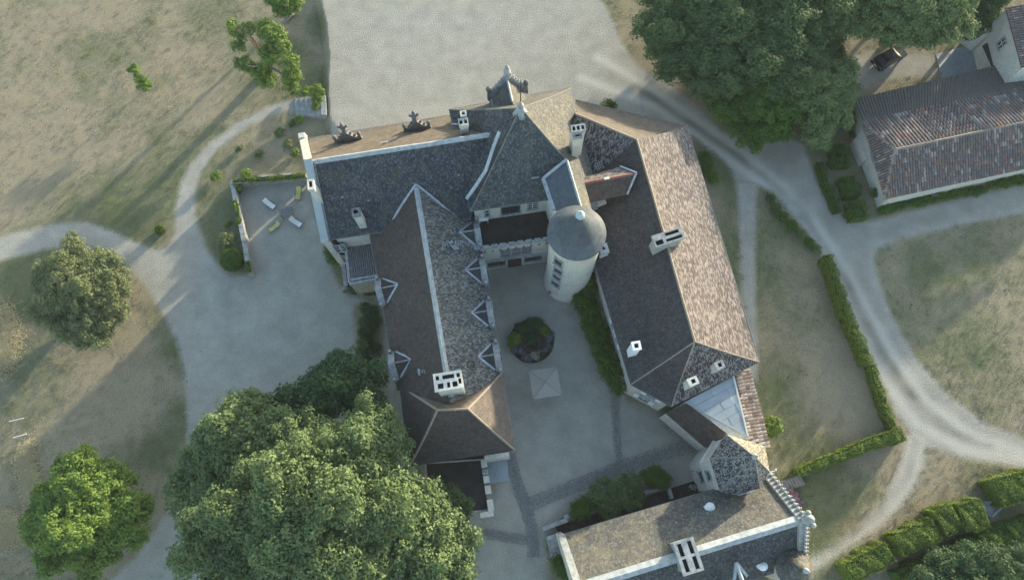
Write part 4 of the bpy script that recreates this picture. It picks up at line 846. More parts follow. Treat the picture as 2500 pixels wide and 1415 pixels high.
# low L-shaped garden wall beside it
def stone_wall(name,pts,w,h,z,label,group=None,mat='rubble',cap_=True,n_per=.75):
    r=empty(name,Vector(pts[0]),label,'wall',group)
    for i in range(len(pts)-1):
        a,b_=Vector(pts[i]),Vector(pts[i+1]); L=(b_-a).length; rz=ang(a,b_); c=(a+b_)/2
        MB().box((c.x,c.y,z+h/2),(L+w*.5,w,h),rz).build('wall_body',M[mat],r)
        if cap_:
            n=max(1,int(L/n_per))
            for k in range(n):
                p=a.lerp(b_,(k+.5)/n); MB().box((p.x,p.y,z+h+.04+random.random()*.03),(L/n*.94,w*1.08+random.random()*.06,.12),rz+random.uniform(-.03,.03)).build('coping_stone',M['weathered'],r)
    return r
stone_wall('garden_wall',[P(838,640,GW+.5),P(846,700,GW+.5),P(836,708,GW+.5)],.35,.7,GW,'short low stone wall between the ribbed lean-to and gravel court',n_per=.6)
# ================================================================ ruined walls below the brown pavilion
ru=empty('dark_flat_annex',P(1110,1190,0).xy.to_3d(),'dark flat roofed annex below the brown pavilion with gapped stone parapet','building')
r4=[P(1035,1128,3.0),P(1183,1118,3.0),P(1200,1245,3.0),P(1040,1262,3.0)]
MB().prism([tuple(q.xy) for q in r4],GW-.2,2.5).build('wall',M['limestone'],ru); MB().prism([tuple(r4[0].lerp(r4[2],.03).xy),tuple(r4[1].lerp(r4[3],.03).xy),tuple(r4[2].lerp(r4[0],.03).xy),tuple(r4[3].lerp(r4[1],.03).xy)],2.51,2.57).build('flat_roof',M['flat_dark'],ru)
a,b_=P(1180,1120,3.2),P(1200,1250,3.2)
for s0,s1,m_ in((0,.16,'limestone'),(.2,.3,'weathered'),(.32,.45,'limestone'),(.5,.66,'limestone'),(.76,.98,'limestone')):
    p,q=a.lerp(b_,s0),a.lerp(b_,s1); c=(p+q)/2; MB().box((c.x,c.y,2.95),((q-p).length,.55,.9),ang(a,b_)).build('parapet_stone',M[m_],ru)
MB().box((P(1190,1185,2.5).x,P(1190,1185,2.5).y,2.6),((b_-a).length,.5,.2),ang(a,b_)).build('parapet_base',M['rubble'],ru)
p,q=P(1173,1257,3),P(1205,1252,3); c=(p+q)/2; MB().box((c.x,c.y,2.9),((q-p).length,.5,.9),ang(p,q)).build('parapet_stone',M['limestone'],ru)
p,q=P(1183,1117,4.2),P(1243,1108,4.2); c=(p+q)/2; MB().box((c.x,c.y,2.3),((q-p).length,.4,4.4),ang(p,q)).build('end_wall',M['limestone'],ru)
p,q=P(1039,1130,2.8),P(1043,1168,2.8); MB().strip([p,q],.1,.05).build('lead_strip',M['lead'],ru)
MB().prism([tuple(P(*q,0).xy) for q in((1190,1125),(1238,1120),(1243,1172),(1196,1180))],-.02,.06).build('paving_slab',M['zinc'],ru)
# ================================================================ outbuilding on the right
HE,HR=3.0,5.6
ob=empty('tiled_barn',P(2330,370,0).xy.to_3d(),'long barn roofed with old barrel tiles, hipped at its near end','building')
S0,S1=P(2160,486,HE),P(2700,369,HE); R0=P(2186,365,HR); R1=R0+(S1-S0)*.97; R1.z=HR; Wc=P(2108,301,HE); N0,N1=P(2080,236,HE-.7),P(2700,95,HE-.7)
fr_=.55; mid0=Vector(Wc); 
axB=(R1-R0).normalized(); 
M0=R0.lerp(P(2110,300,HE),1.0)
# north slope: upper canal tiles, lower fibre sheets
def lerpv(a,b,t): return a.lerp(b,t)
up1=P(2700,165,4.2); 
mN0=P(2108,297,3.9); mN1=mN0+(S1-S0)
tiles(ob,[mN0,R0,R1,mN1],mN0,mN1,R0,.39,.55,M['canal_warmdark'] if 'canal_warmdark' in M else M['canal_dark'],120,keep=8)
tiles(ob,[S0,S1,R1,R0],S0,S1,R0.lerp(R1,.05) if False else R0,.30,.50,M['canal_dark'],170,keep=6)
tiles(ob,[S0,R0,mN0],mN0,S0,R0,.30,.45,M['canal_dark'],0)
# sheets
nsh=44; A0_,A1_=P(2084,243,2.7),P(2700,98,2.7); B0_,B1_=P(2110,301,3.88),mN1+Vector((0,-.1,0))
b=MB(); bb=[]
for i in range(84):
    s=(i+.5)/84; a=A0_.lerp(A1_,s); c=B0_.lerp(B1_,s); b.tube([a,c+Vector((0,0,.02))],.12,6)
o=b.build('corrugated_sheet_ribs',M['canal_grey'],ob); o['kind']='stuff'
for i in range(26):
    s0,s1=i/26,(i+.985)/26; q=[A0_.lerp(A1_,s0),A0_.lerp(A1_,s1),B0_.lerp(B1_,s1),B0_.lerp(B1_,s0)]; m=MB(); dn=Vector((0,0,-.06)); m.add(q+[p+dn for p in q],[(0,1,2,3),(7,6,5,4),(0,4,5,1),(1,5,6,2),(2,6,7,3),(3,7,4,0)]); m.build('roof_sheet',M['canal_grey'],ob)
cap(ob,R0,R1,.34,.12,.06,'mortar',n=30); cap(ob,S0,R0,.3,.1,.06,'mortar'); cap(ob,mN0,R0,.3,.1,.06,'mortar')
b4=[P(2095,320,2.8),P(2150,487,2.8)]
MB().prism([tuple(q.xy) for q in(S0.lerp(R1,.03),S1.lerp(R1,.1),A1_.lerp(S1,.05),A0_.lerp(S1,.03),mN0.lerp(R1,.02))],0,2.55).build('wall',M['limestone'],ob)
# pale gable wall strips at the near end with a gap
p,q=P(2099,312,2.9),P(2158,486,2.9); c=(p+q)/2; 
MB().prism([tuple(P(*k,1.6).xy) for k in((2104,308),(2116,312),(2133,378),(2112,392),(2090,336))],0,1.9).build('end_wall',M['limestone'],ob)
MB().strip([P(2122,372,2.6),P(2140,420,2.6),P(2160,486,2.6)],.28,.1).build('verge_board',M['limestone'],ob)
# barn at the top right corner
tb2=empty('corner_house',P(2480,90,0).xy.to_3d(),'tall stone house with barrel tiles cut by the top right frame corner','building')
e0,e1=P(2455,20,6.5),P(2494,165,6.5); t0=P(2700,-40,9.0); t1=P(2740,110,9.0)
tiles(tb2,[e0,e1,t1,t0],e0,e1,t0,.30,.5,M['canal_dark'],60,keep=2)
fr=[P(2447,22,0),P(2489,170,0)]
e0i,e1i=e0.lerp(t0,.02),e1.lerp(t1,.02); MB().prism([tuple(q.xy) for q in(e0i,e1i,t1,t0)],0,6.35).build('wall',M['limestone'],tb2)
rw=ang(e0i,e1i); ow=(math.sin(rw),-math.cos(rw)); wall_window(tb2,e0i,e1i,.42,4.6,.8,1.2,ow,'white',(2,2))
q=P(2412,60,3); MB().box((q.x,q.y,1.6),(2.6,1.6,3.2),.7).build('porch_wall',M['limestone'],tb2)
bq=P(2430,115,2.6); MB().prism([tuple(P(*k,2.6).xy) for k in((2400,110),(2440,88),(2470,150),(2425,165))],2.4,2.6).build('porch_roof',M['flat_dark'],tb2)
# concrete pad
pad=MB().prism([tuple(P(*k).xy) for k in((2285,133),(2350,115),(2420,110),(2480,170),(2300,200))],-.1,.05).build('concrete_pad',M['zinc'],None); tag(pad,kind='structure')
# ================================================================ walls, steps, cobbles
cw=stone_wall('court_wall',[P(745,427,GW+1.3),P(650,434,GW+1.3),P(566,446,GW+1.3)],.5,1.4,GW,'ivy topped stone wall along the north edge of the gravel court','walls round the gravel court')
cw2=stone_wall('court_wall',[P(566,446,GW+1.3),P(582,520,GW+1.3),P(596,590,GW+1.3),P(608,666,GW+1.3)],.45,1.2,GW,'lichened stone wall down the west edge of the gravel court','walls round the gravel court')
def steps(name,a,b_,wa,n,z0,z1,label,mat='weathered'):
    """treads between foot line a (two points) and head line b"""
    r=empty(name,Vector(a[0]),label,'steps')
    for i in range(n):
        s0,s1=i/n,(i+1)/n; q=[a[0].lerp(b_[0],s0),a[0].lerp(b_[0],s1),a[1].lerp(b_[1],s1),a[1].lerp(b_[1],s0)]; zt=z0+(z1-z0)*(i+1)/n; c=sum(q,Vector())/4
        q=[c+(p-c)*.97 for p in q]; MB().prism([tuple(p.xy) for p in q],min(z0,z1)-.25,zt).build('step',M[mat],r,bevel=.015)
    return r
steps('garden_steps',(P(720,240,GW),P(724,286,GW)),(P(795,232,0),P(798,282,0)),0,6,GW,.05,'broad stone steps up from the garden path to the gravel forecourt')
steps('lawn_steps',(P(1898,1178,0),P(1912,1200,0)),(P(1946,1158,0),P(1958,1183,0)),0,8,.1,.9,'dark stone steps beside the crocketed gable and lawn hedge','darkstone')
steps('court_steps',(P(1345,1362,0),P(1378,1352,0)),(P(1332,1308,0),P(1366,1298,0)),0,5,.1,.9,'stone steps at the left end of the south building')
for a,b_,lb in(((1378,1262),(1452,1244),'stone kerb in front of the sunken yard, left piece'),((1574,1202),(1612,1190),'stone kerb below the round shrub near the hexagonal tower'),((1325,1290),(1385,1268),'stone kerb above the court steps')):
    stone_wall('yard_wall',[P(*a,.5),P(*b_,.5)],.35,.6,0,lb,'low kerbs of the sunken yard')
yd=MB().prism([tuple(P(*k,.0).xy) for k in((1355,1285),(1460,1250),(1570,1215),(1640,1190),(1720,1165),(1730,1200),(1500,1290),(1380,1325))],-.1,.06).build('yard_floor',M['flat_dark'],None); tag(yd,kind='structure')
stone_wall('yard_wall',[P(1632,1190,.8),P(1640,1215,.8)],.3,.9,0,'thin upright wall crossing the sunken yard','low kerbs of the sunken yard')
stone_wall('yard_wall',[P(1720,1120,1.5),P(1700,1150,1.5)],.4,1.4,0,'stub wall at the foot of the hexagonal tower','low kerbs of the sunken yard')
# cobble bands
def cobbles(name,line,w,n,label):
    pts=[P(u,v,0) for u,v in line]; ls=[(pts[i+1]-pts[i]).length for i in range(len(pts)-1)]; T=sum(ls); b=MB()
    for k in range(int(n*1.8)):
        d=random.random()*T; i=0
        while i<len(ls)-1 and d>ls[i]: d-=ls[i]; i+=1
        dr=(pts[i+1]-pts[i]).normalized(); q=pts[i]+dr*d+Vector((-dr.y,dr.x,0))*max(-.62*w,min(.62*w,random.gauss(0,w*.38))); s=random.uniform(.07,.14)
        b.box((q.x,q.y,.015+random.random()*.02),(s,s*random.uniform(.6,1),.05),random.random()*3,.7)
    o=b.build(name,M['cobble'],None); tag(o,label,'paving',None,'stuff')
M['cobble']=mat_plain('cobble_stone',(.19,.19,.185),.6,9,.9)
cobbles('cobbled_edging',[(1500,955),(1504,1030),(1512,1145)],.6,330,'cobble band running south from the east wing corner')
cobbles('cobbled_gutter',[(1290,1232),(1400,1187),(1510,1142),(1620,1105),(1700,1085)],1.0,1100,'double cobbled gutter crossing the courtyard')
cobbles('cobbled_path_edge',[(1243,1105),(1262,1180),(1285,1240),(1300,1300),(1302,1360)],.9,800,'cobbles below the brown pavilion running down the courtyard')
cobbles('cobbled_crossing',[(1180,1300),(1240,1312),(1300,1318)],.7,260,'cobbled crossing by the big tree')
cobbles('cobbled_wall_foot',[(1620,1015),(1680,1060),(1720,1095)],1.6,520,'cobbles at the foot of the kitchen link')
# ================================================================ furniture
def lounger(u,v,rz,sling,label):
    r=empty('garden_lounger',P(u,v,GW),label,'lounger','loungers on the gravel court',rz); r.scale=(.84,.95,.95)
    b=MB()
    for y in(-.33,.33): b.box((.1,y,.32),(1.35,.05,.05)); b.tube([(-.45,y,.32),(-.95,y,.75)],.028,5)
    b.tube([(.78,-.33,.32),(.78,.33,.32)],.025,5); b.tube([(-.95,-.33,.75),(-.95,.33,.75)],.025,5); local(b,'frame',M['wood'],r)
    for x in(-.42,.68):
        for y in(-.33,.33): b=MB(); b.box((x,y,.16),(.05,.05,.32)); local(b,'leg',M['wood'],r)
    b=MB(); n=8; vs=[]
    for i in range(n+1):
        t=i/n; x=-.4+1.15*t; z=.35-.07*math.sin(math.pi*t)
        vs+=[(x,-.3,z),(x,.3,z)]
    b.add(vs,[(2*i,2*i+2,2*i+3,2*i+1) for i in range(n)]); local(b,'seat',M[sling],r)
    b=MB(); b.add([(-.42,-.3,.36),(-.42,.3,.36),(-.68,.3,.54),(-.68,-.3,.54),(-.95,.3,.79),(-.95,-.3,.79)],[(0,1,2,3),(3,2,4,5)]); local(b,'backrest',M[sling],r)
    for y in(-.38,.38): b=MB(); b.box((-.1,y,.5),(.55,.06,.04)); local(b,'armrest',M['wood'],r)
def local(b,name,mat,parent):
    me=bpy.data.meshes.new(name); me.from_pydata(b.v,[],b.f); me.update(); me.materials.append(mat); o=bpy.data.objects.new(name,me); COL.objects.link(o); o.parent=parent; return o
lounger(662,502,math.radians(-38),'sling_white','white lounger nearest the west wall of the court')
lounger(730,477,math.radians(-98),'sling_yellow','yellow lounger nearest the chateau gable')
lounger(726,546,math.radians(-35)+math.pi*0,'sling_white','white lounger below the grey teak table')
lounger(671,557,math.radians(35+180),'sling_yellow','yellow lounger pointing down at the lower left of the table')
t=empty('teak_table',P(703,522,GW),'grey slatted table standing among the loungers','table',None,math.radians(12))
for i in range(7): b=MB(); b.box((0,-.36+.12*i,.74),(1.5,.10,.04)); local(b,'slat',M['wood'],t)
for x in(-.66,.66):
    for y in(-.33,.33): b=MB(); b.box((x,y,.36),(.07,.07,.72)); local(b,'leg',M['wood'],t)
b=MB(); b.box((0,.36,.68),(1.35,.03,.08)); b.box((0,-.36,.68),(1.35,.03,.08)); local(b,'apron',M['wood'],t)
t=empty('white_table',P(1181,540,5.6),'white table on the dark terrace above the courtyard','table',None,rzT)
b=MB(); b.box((0,0,.74),(.98,.62,.05)); local(b,'table_top',M['white'],t)
for x in(-.42,.42):
    for y in(-.26,.26): b=MB(); b.box((x,y,.36),(.05,.05,.72)); local(b,'leg',M['white'],t)
# umbrella
uq=P(1331,934,2.45); ub=empty('courtyard_umbrella',(uq.x,uq.y,0),'square pale grey parasol open in the courtyard','umbrella',None,math.radians(6))
hw_=1.45; zt=3.0; ze=2.4
for k in range(4):
    a=math.pi/4+k*math.pi/2; c0=Vector((math.cos(a),math.sin(a),0))*hw_*1.414; c1=Vector((math.cos(a+math.pi/2),math.sin(a+math.pi/2),0))*hw_*1.414; n=6; vs=[];fs=[]
    for i in range(n+1):
        for j in range(n+1):
            p=c0.lerp(c1,j/n)*(i/n); z=zt-(zt-ze)*(i/n)-.05*math.sin(math.pi*i/n)*math.sin(math.pi*j/n)-.05*(i/n)*math.sin(math.pi*j/n)*-1; vs.append((p.x,p.y,z))
    for i in range(n):
        for j in range(n): fs.append((i*(n+1)+j,(i+1)*(n+1)+j,(i+1)*(n+1)+j+1,i*(n+1)+j+1))
    local(MB().add(vs,fs),'canopy_panel',M['canvas'],ub)
    b=MB(); b.tube([(0,0,zt+.0),(c0.x,c0.y,ze+.02)],.018,5); local(b,'rib',M['wood'],ub)
    b=MB(); b.tube([(0,0,1.9),(c0.x*.5,c0.y*.5,zt-.34)],.014,5); local(b,'strut',M['wood'],ub)
b=MB(); b.tube([(0,0,.1),(0,0,3.12)],.035,8); b.ball((0,0,3.15),.06); local(b,'pole',M['wood'],ub); b=MB(); b.box((0,0,.06),(.7,.7,.12)); local(b,'base',M['darkstone'],ub)
# car
cq0,cq1=P(2128,165,.6),P(2212,118,.6); cc=(cq0+cq1)/2; cz=ang(cq1,cq0)
car=empty('parked_car',(cc.x,cc.y,0),'black hatchback parked half under the tree near the barn','car',None,cz)
prof=[(-2.0,.35),(-2.05,.75),(-1.95,.95),(-1.2,1.02),(-.75,1.05),(2.0,.98),(2.08,.7),(2.05,.35)]
def loft(pr_,w,top=1.0):
    b=MB(); vs=[]; n=len(pr_)
    for y,k in((-w/2,0),(w/2,0)):
        for x,z in pr_: vs.append((x,y*(1-.06*(z>.9)),z))
    b.add(vs,[tuple(range(n)),tuple(range(2*n-1,n-1,-1))]+[(i,n+i,n+(i+1)%n,(i+1)%n) for i in range(n)]); return b
o=local(loft(prof,1.72),'body',M['carpaint'],car)
b=MB(); vs=[]
for x,w,z in((-1.0,.8,1.0),(-.35,.66,1.45),(1.25,.66,1.46),(1.85,.78,1.0)): vs+=[(x,-w,z),(x,w,z)]
b.add(vs,[(0,1,3,2),(2,3,5,4),(4,5,7,6),(0,2,4,6),(7,5,3,1),(1,0,6,7)]); local(b,'cabin',M['carpaint'],car)
for (x0,w0,z0_),(x1,w1,z1_),nm_ in(((-.97,.7,1.04),(-.42,.58,1.42),'windscreen'),((1.82,.68,1.05),(1.32,.58,1.42),'rear_window')):
    b=MB(); k=.015*(-1 if nm_=='windscreen' else 1); b.add([(x0+k,-w0,z0_+.02),(x0+k,w0,z0_+.02),(x1+k,w1,z1_+.02),(x1+k,-w1,z1_+.02)],[(0,1,2,3)]); local(b,nm_,M['sky_glass'] if 'sky_glass' in M else M['glass'],car)
for y in(-1,1):
    b=MB(); b.add([(-.85,y*.80,1.06),(-.35,y*.69,1.4),(1.22,y*.69,1.4),(1.7,y*.80,1.06)],[(0,1,2,3)]); local(b,'side_window',M['glass'],car)
    b=MB(); b.box((-1.98,y*.6,.72),(.12,.36,.16)); local(b,'headlight',M['white'],car); b=MB(); b.box((2.0,y*.66,.85),(.12,.24,.2)); local(b,'tail_light',M['brickred'],car)
    b=MB(); b.box((-.75,y*.98,1.0),(.16,.2,.12)); local(b,'wing_mirror',M['carpaint'],car)
    for x in(-1.25,1.3):
        b=MB(); w_=empty; v=[]; 
        for yy in(-.1,.1):
            for k in range(14): v.append((x+.33*math.cos(k*math.tau/14),y*.8+yy,.33+.33*math.sin(k*math.tau/14)))
        b.add(v,[tuple(range(13,-1,-1)),tuple(range(14,28))]+[(k,(k+1)%14,14+(k+1)%14,14+k) for k in range(14)]); wh=local(b,'wheel',M['rubber'],car)
        b=MB(); v=[(x+.2*math.cos(k*math.tau/10),y*.905,.33+.2*math.sin(k*math.tau/10)) for k in range(10)]; b.add(v,[tuple(range(10))]); rim=local(b,'rim',M['lead'],wh)
b=MB(); b.box((2.09,0,.62),(.03,.5,.12)); local(b,'number_plate',M['white'],car)
b=MB(); b.box((.45,0,1.47),(.7,.8,.02)); local(b,'sunroof',M['glass'],car)
# white garden rails on the rough grass
for a,b_,lb in(((22,1028),(58,1020),'white painted rail lying in rough grass, upper one'),((31,1068),(66,1058),'white painted rail lying in rough grass, lower one')):
    p,q=P(*a,GW+.5),P(*b_,GW+.5); r=empty('white_rail',(p+q)/2-Vector((0,0,.5)),lb,'rail','white rails by the left edge')
    MB().tube([p,q],.045,6).build('rail_bar',M['white'],r)
    for z in(p,q): MB().tube([z,Vector((z.x,z.y,GW))],.035,6).build('post',M['wood'],r)
# stone trough bottom right
c4_=[P(*k,.5) for k in((2403,1228),(2440,1219),(2446,1236),(2420,1262),(2408,1250))]; tr=empty('stone_trough',c4_[0].xy.to_3d(),'curved grey stone trough between two clipped hedges','trough')
for i in range(5):
    a,b_=c4_[i],c4_[(i+1)%5]; c=(a+b_)/2; MB().box((c.x,c.y,.3),((b_-a).length+.1,.18,.6),ang(a,b_)).build('trough_side',M['weathered'],tr)
MB().prism([tuple(q.xy) for q in c4_],0,.25).build('trough_floor',M['weathered'],tr)
# street-lamp like pipe by the tower
p=P(1893,1150,4.5); q=hx; b=MB(); b.tube([P(1880,1152,5),P(1888,1150,5),P(1894,1146,5)],.06,6); b.ball(P(1894,1146,5),.12); b.build('wall_lamp',M['copper'],hx)
# basin of the flower bed and lamp at the tower foot
fb=P(1298,838,0); fo=empty('stone_basin',fb,'round mossy stone basin in the middle of the flower bed','basin')
MB().lathe(fb,[(.85,0),(.9,.35),(.85,.5),(.92,.6),(.78,.61),(.72,.45)],24,False).build('bowl',M['darkstone'],fo,smooth=True)
MB().lathe(fb,[(.01,.48),(.76,.48)],24,False).build('soil',M['flat_dark'],fo); 
q=P(1345,713,.3); lo_=empty('stone_planter',(q.x,q.y,0),'small square stone planter at the foot of the round tower','planter',None,.2)
b=MB(); b.box((0,0,.28),(.5,.42,.56),0,1.1); local(b,'box',M['weathered'],lo_); b=MB(); b.box((0,0,.57),(.4,.32,.04)); local(b,'soil',M['flat_dark'],lo_)
# ================================================================ vegetation
def leaf_mesh(name,C,N,size,mat,parent=None,tint=None,asp=.62,world=True):
    """C centres, N preferred normals, size per leaf; every leaf one bent-tip quad"""
    n=len(C); N=N/np.linalg.norm(N,axis=1,keepdims=True); r=RS.normal(size=(n,3)); T=np.cross(N,r); T/=np.linalg.norm(T,axis=1,keepdims=True)+1e-9; B=np.cross(N,T)
    s=size[:,None]; a=C-T*s*.5; c=C+T*s*.5; b=C+B*s*asp*.5+N*s*.08; d=C-B*s*asp*.5+N*s*.08
    V=np.stack([a,d,c,b],1).reshape(-1,3).astype(np.float32); me=bpy.data.meshes.new(name); me.vertices.add(4*n); me.vertices.foreach_set('co',V.ravel()); me.loops.add(4*n); me.loops.foreach_set('vertex_index',np.arange(4*n,dtype=np.int32))
    me.polygons.add(n); me.polygons.foreach_set('loop_start',np.arange(0,4*n,4,dtype=np.int32)); me.polygons.foreach_set('loop_total',np.full(n,4,np.int32)); me.update(calc_edges=True)
    if tint is None: tint=RS.rand(n)
    t2=(RS.rand(n)**4); at=me.attributes.new('tint','FLOAT_COLOR','FACE'); at.data.foreach_set('color',np.stack([tint,t2,tint,tint],1).astype(np.float32).ravel())
    return link(me,name,mat,parent,world=world)
def sph(n):
    v=RS.normal(size=(n,3)); return v/np.linalg.norm(v,axis=1,keepdims=True)
def crown(name,lobes,mat,parent,leaf=.28,clump=.75,dens=60,fill=.35,up=.5,cover=1.0,kind=None):
    """lobes: (centre, radius, vertical squash). Clumps sit on the lobes' skin, leaves on the clumps."""
    Cs=[];Rs=[];Ts=[]
    for c,r,sq in lobes:
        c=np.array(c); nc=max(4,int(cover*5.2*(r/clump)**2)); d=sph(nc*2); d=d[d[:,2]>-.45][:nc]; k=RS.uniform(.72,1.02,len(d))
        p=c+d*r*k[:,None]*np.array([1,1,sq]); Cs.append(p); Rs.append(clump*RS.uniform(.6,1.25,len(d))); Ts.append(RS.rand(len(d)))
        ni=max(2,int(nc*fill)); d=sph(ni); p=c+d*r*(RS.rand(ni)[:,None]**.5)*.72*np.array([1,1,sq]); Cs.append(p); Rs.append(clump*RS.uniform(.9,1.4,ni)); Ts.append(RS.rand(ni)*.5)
    Cs=np.vstack(Cs);Rs=np.concatenate(Rs);Ts=np.concatenate(Ts); C=[];N=[];T=[]
    for c,r,t in zip(Cs,Rs,Ts):
        m=max(6,int(dens*(r/clump)**2)); d=sph(m); d[:,2]=np.abs(d[:,2])*1.0-.25*RS.rand(m); lump=1+.25*np.sin(d[:,0]*5+c[0]*3)*np.cos(d[:,1]*5+c[1]*3)
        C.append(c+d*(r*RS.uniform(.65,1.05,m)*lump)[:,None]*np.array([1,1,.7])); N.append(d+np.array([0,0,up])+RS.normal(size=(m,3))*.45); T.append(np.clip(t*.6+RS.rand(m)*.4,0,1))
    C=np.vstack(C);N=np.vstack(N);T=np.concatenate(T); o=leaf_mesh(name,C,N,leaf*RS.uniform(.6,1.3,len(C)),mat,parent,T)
    if kind:o['kind']=kind
    return o
def tree(name,foot,lobes,mat,label,group=None,leaf=.28,clump=.8,dens=55,bark='bark',tr=.35,limbs=True,cat='tree',**k):
    foot=Vector(foot); r=empty(name,foot,label,cat,group); sat=k.pop('sat',6); lobes=satell(lobes,sat); top=sum((Vector(l[0]) for l in lobes),Vector())/len(lobes); hub=foot.lerp(top,.55); hub.x=foot.x*.6+top.x*.4; hub.y=foot.y*.6+top.y*.4
    MB().tube([foot-Vector((0,0,.2)),foot.lerp(hub,.3)+Vector((.05,.08,0)),foot.lerp(hub,.7),hub],[tr*1.35,tr,tr*.85,tr*.7],9).build('trunk',M[bark],r,smooth=True)
    if limbs:
        for c,rr,_ in lobes[:9]:
            c=Vector(c); m=hub.lerp(c,.5)+Vector((random.uniform(-.3,.3),random.uniform(-.3,.3),.2)); MB().tube([hub,m,c],[tr*.55,tr*.34,tr*.1],6).build('limb',M[bark],r,smooth=True)
    crown('crown',lobes,M[mat],r,leaf,clump,dens,**k); return r
def satell(lobes,n):
    out=[]
    for c,r,sq in lobes:
        out.append((c,r*.86,sq))
        for i in range(n):
            a=random.random()*math.tau; e=random.uniform(-.1,1.1); k=random.uniform(.72,.98); out.append(((c[0]+math.cos(a)*math.cos(e)*r*k,c[1]+math.sin(a)*math.cos(e)*r*k,c[2]+math.sin(e)*r*sq*k),r*random.uniform(.24,.42),sq))
    return out
def L(u,v,h,r,sq=.8): return (tuple(P(u,v,h)),r,sq)
# the great tree
tree('chestnut_tree',P(770,1290,GW),[L(770,1180,10.5,5.2),L(650,1250,9,4.6),L(900,1160,9.5,4.4),L(900,1290,9,5.2),L(760,1340,9.5,5.0),L(560,1330,7,4.0),L(1010,1310,7.5,3.9),L(1090,1340,6,3.0),L(1050,1390,6.5,3.2),L(620,1400,7.5,4.2),L(860,1400,8,4.6),L(730,1060,8,3.0),L(900,1070,8.5,3.4),L(520,1245,6,3.0),L(950,1225,8,3.0),L(480,1290,5,1.8)],'leaf_green','great round chestnut filling the bottom centre of the garden',leaf=.28,clump=.68,dens=58,tr=.6,cover=.85)
tree('chestnut_tree',P(580,1130,GW),[L(600,1060,7.5,3.4),L(530,1110,6.5,2.7),L(640,1120,7.5,2.8),L(560,1180,6,2.8),L(470,1200,5,2.0),L(630,1010,6.5,1.9)],'leaf_green','chestnut on the upper left flank of the great tree, edging the gravel',leaf=.28,clump=.65,dens=58,cover=.9)
tree('chestnut_tree',P(800,1000,GW),[L(840,945,6.5,3.0),L(770,970,6,2.4),L(710,990,5.5,1.9),L(880,930,6,2.2),L(820,900,5,1.7),L(900,1000,5.5,2.2)],'leaf_dark','darker chestnut nearest the hydrangea bed beside the left wing',leaf=.28,clump=.7,dens=58)
tree('dark_yew',P(1075,1240,GW),[L(1060,1200,5,1.2,1.3),L(1095,1225,4.6,1.4),L(1120,1245,4,1.2),L(1050,1245,4.6,1.6)],'leaf_teal','blue-green conifer poking over the dark annex',leaf=.2,clump=.5,dens=50,limbs=False)
tree('light_maple',P(220,1290,GW),[L(210,1180,6.5,2.6),L(140,1215,5.5,2.0),L(280,1195,5.5,2.4),L(200,1270,6.5,3.0),L(120,1290,5,2.0),L(300,1280,5.5,2.4),L(230,1350,5,2.3),L(150,1345,4.5,1.9),L(330,1240,4.5,1.5),L(110,1240,4.5,1.2),L(170,1150,5,1.3)],'leaf_bright','bushy bright green maple in the bottom left corner',leaf=.24,clump=.55,dens=62)
def twiggy(root,foot,c,R_,n,mat,h0=.5,rad=.035):
    for k in range(n):
        a=random.random()*math.tau; e=random.uniform(.15,1.0); q=Vector(c)+Vector((math.cos(a)*R_*math.cos(e),math.sin(a)*R_*math.cos(e),R_*.7*math.sin(e))); m=Vector(foot).lerp(q,.55)+Vector((random.uniform(-.4,.4),random.uniform(-.4,.4),.6))
        MB().tube([Vector(foot)+Vector((0,0,h0)),m,m.lerp(q,.6)+Vector((random.uniform(-.3,.3),random.uniform(-.3,.3),0)),q],[rad*2.2,rad*1.4,rad,rad*.4],5).build('branch',M[mat],root)
f=P(205,765,GW); r=tree('fig_tree',f,[L(195,695,2.4,4.4,.6),L(195,700,3.6,3.6,.75),L(150,660,3.4,2.2),L(240,650,3.4,2.4),L(270,720,3.2,2.2),L(220,770,2.8,2.3),L(130,720,3.0,2.0),L(180,600,3.4,1.3),L(205,815,2.2,1.6),L(280,760,2.6,1.7),L(120,765,2.2,1.7),L(165,800,2.2,1.8),L(245,815,2.2,1.7),L(110,690,2.6,1.6),L(285,690,2.8,1.6)],'leaf_grey','round open fig tree with pale twigs on the west lawn',leaf=.17,clump=.42,dens=40,bark='bark_pale',tr=.22,fill=.4,limbs=False,cover=1.1,sat=2)
twiggy(r,f,P(200,720,2.2),4.4,34,'bark_pale')
# split tree by the steps
f=P(655,170,GW); r=empty('split_lime_tree',f,'half broken tree with a bare orange limb above the garden steps','tree')
MB().tube([f,P(652,160,2),P(645,140,3.4)],[.5,.42,.35],9).build('trunk',M['bark'],r,smooth=True)
o=MB().tube([P(645,142,3.2),P(625,112,4.2),P(608,88,4.8),P(580,66,5.0),P(572,52,5.2)],[.36,.3,.22,.15,.07],8).build('limb',M['bark_red'],r,smooth=True); o['label']='long bare orange limb reaching up left'
for pts in([(650,150,3.4),(662,110,4.6),(668,80,5.2)],[(655,160,3),(680,175,4),(700,190,4.2)],[(645,160,2.6),(620,165,3.4),(600,160,3.6)]): MB().tube([P(*q) for q in pts],[.26,.16,.05],6).build('limb',M['bark'],r,smooth=True)
crown('crown',[L(665,85,5.2,1.3),L(650,70,5,1.0),L(680,110,4.8,1.3),L(665,140,4.2,1.3),L(650,125,4.4,.8),L(710,160,4.2,1.1),L(715,190,3.6,1.1),L(708,208,3.2,.8),L(640,180,2.8,1.2),L(655,195,2.4,1.0),L(600,160,3,.9),L(585,152,3,.6),L(580,115,4.2,.75),L(575,75,5,.75),L(568,58,5.2,.5),L(610,70,4.8,.8),L(595,95,4.3,.5)],M['leaf_bright'],r,.2,.42,46,fill=.2)
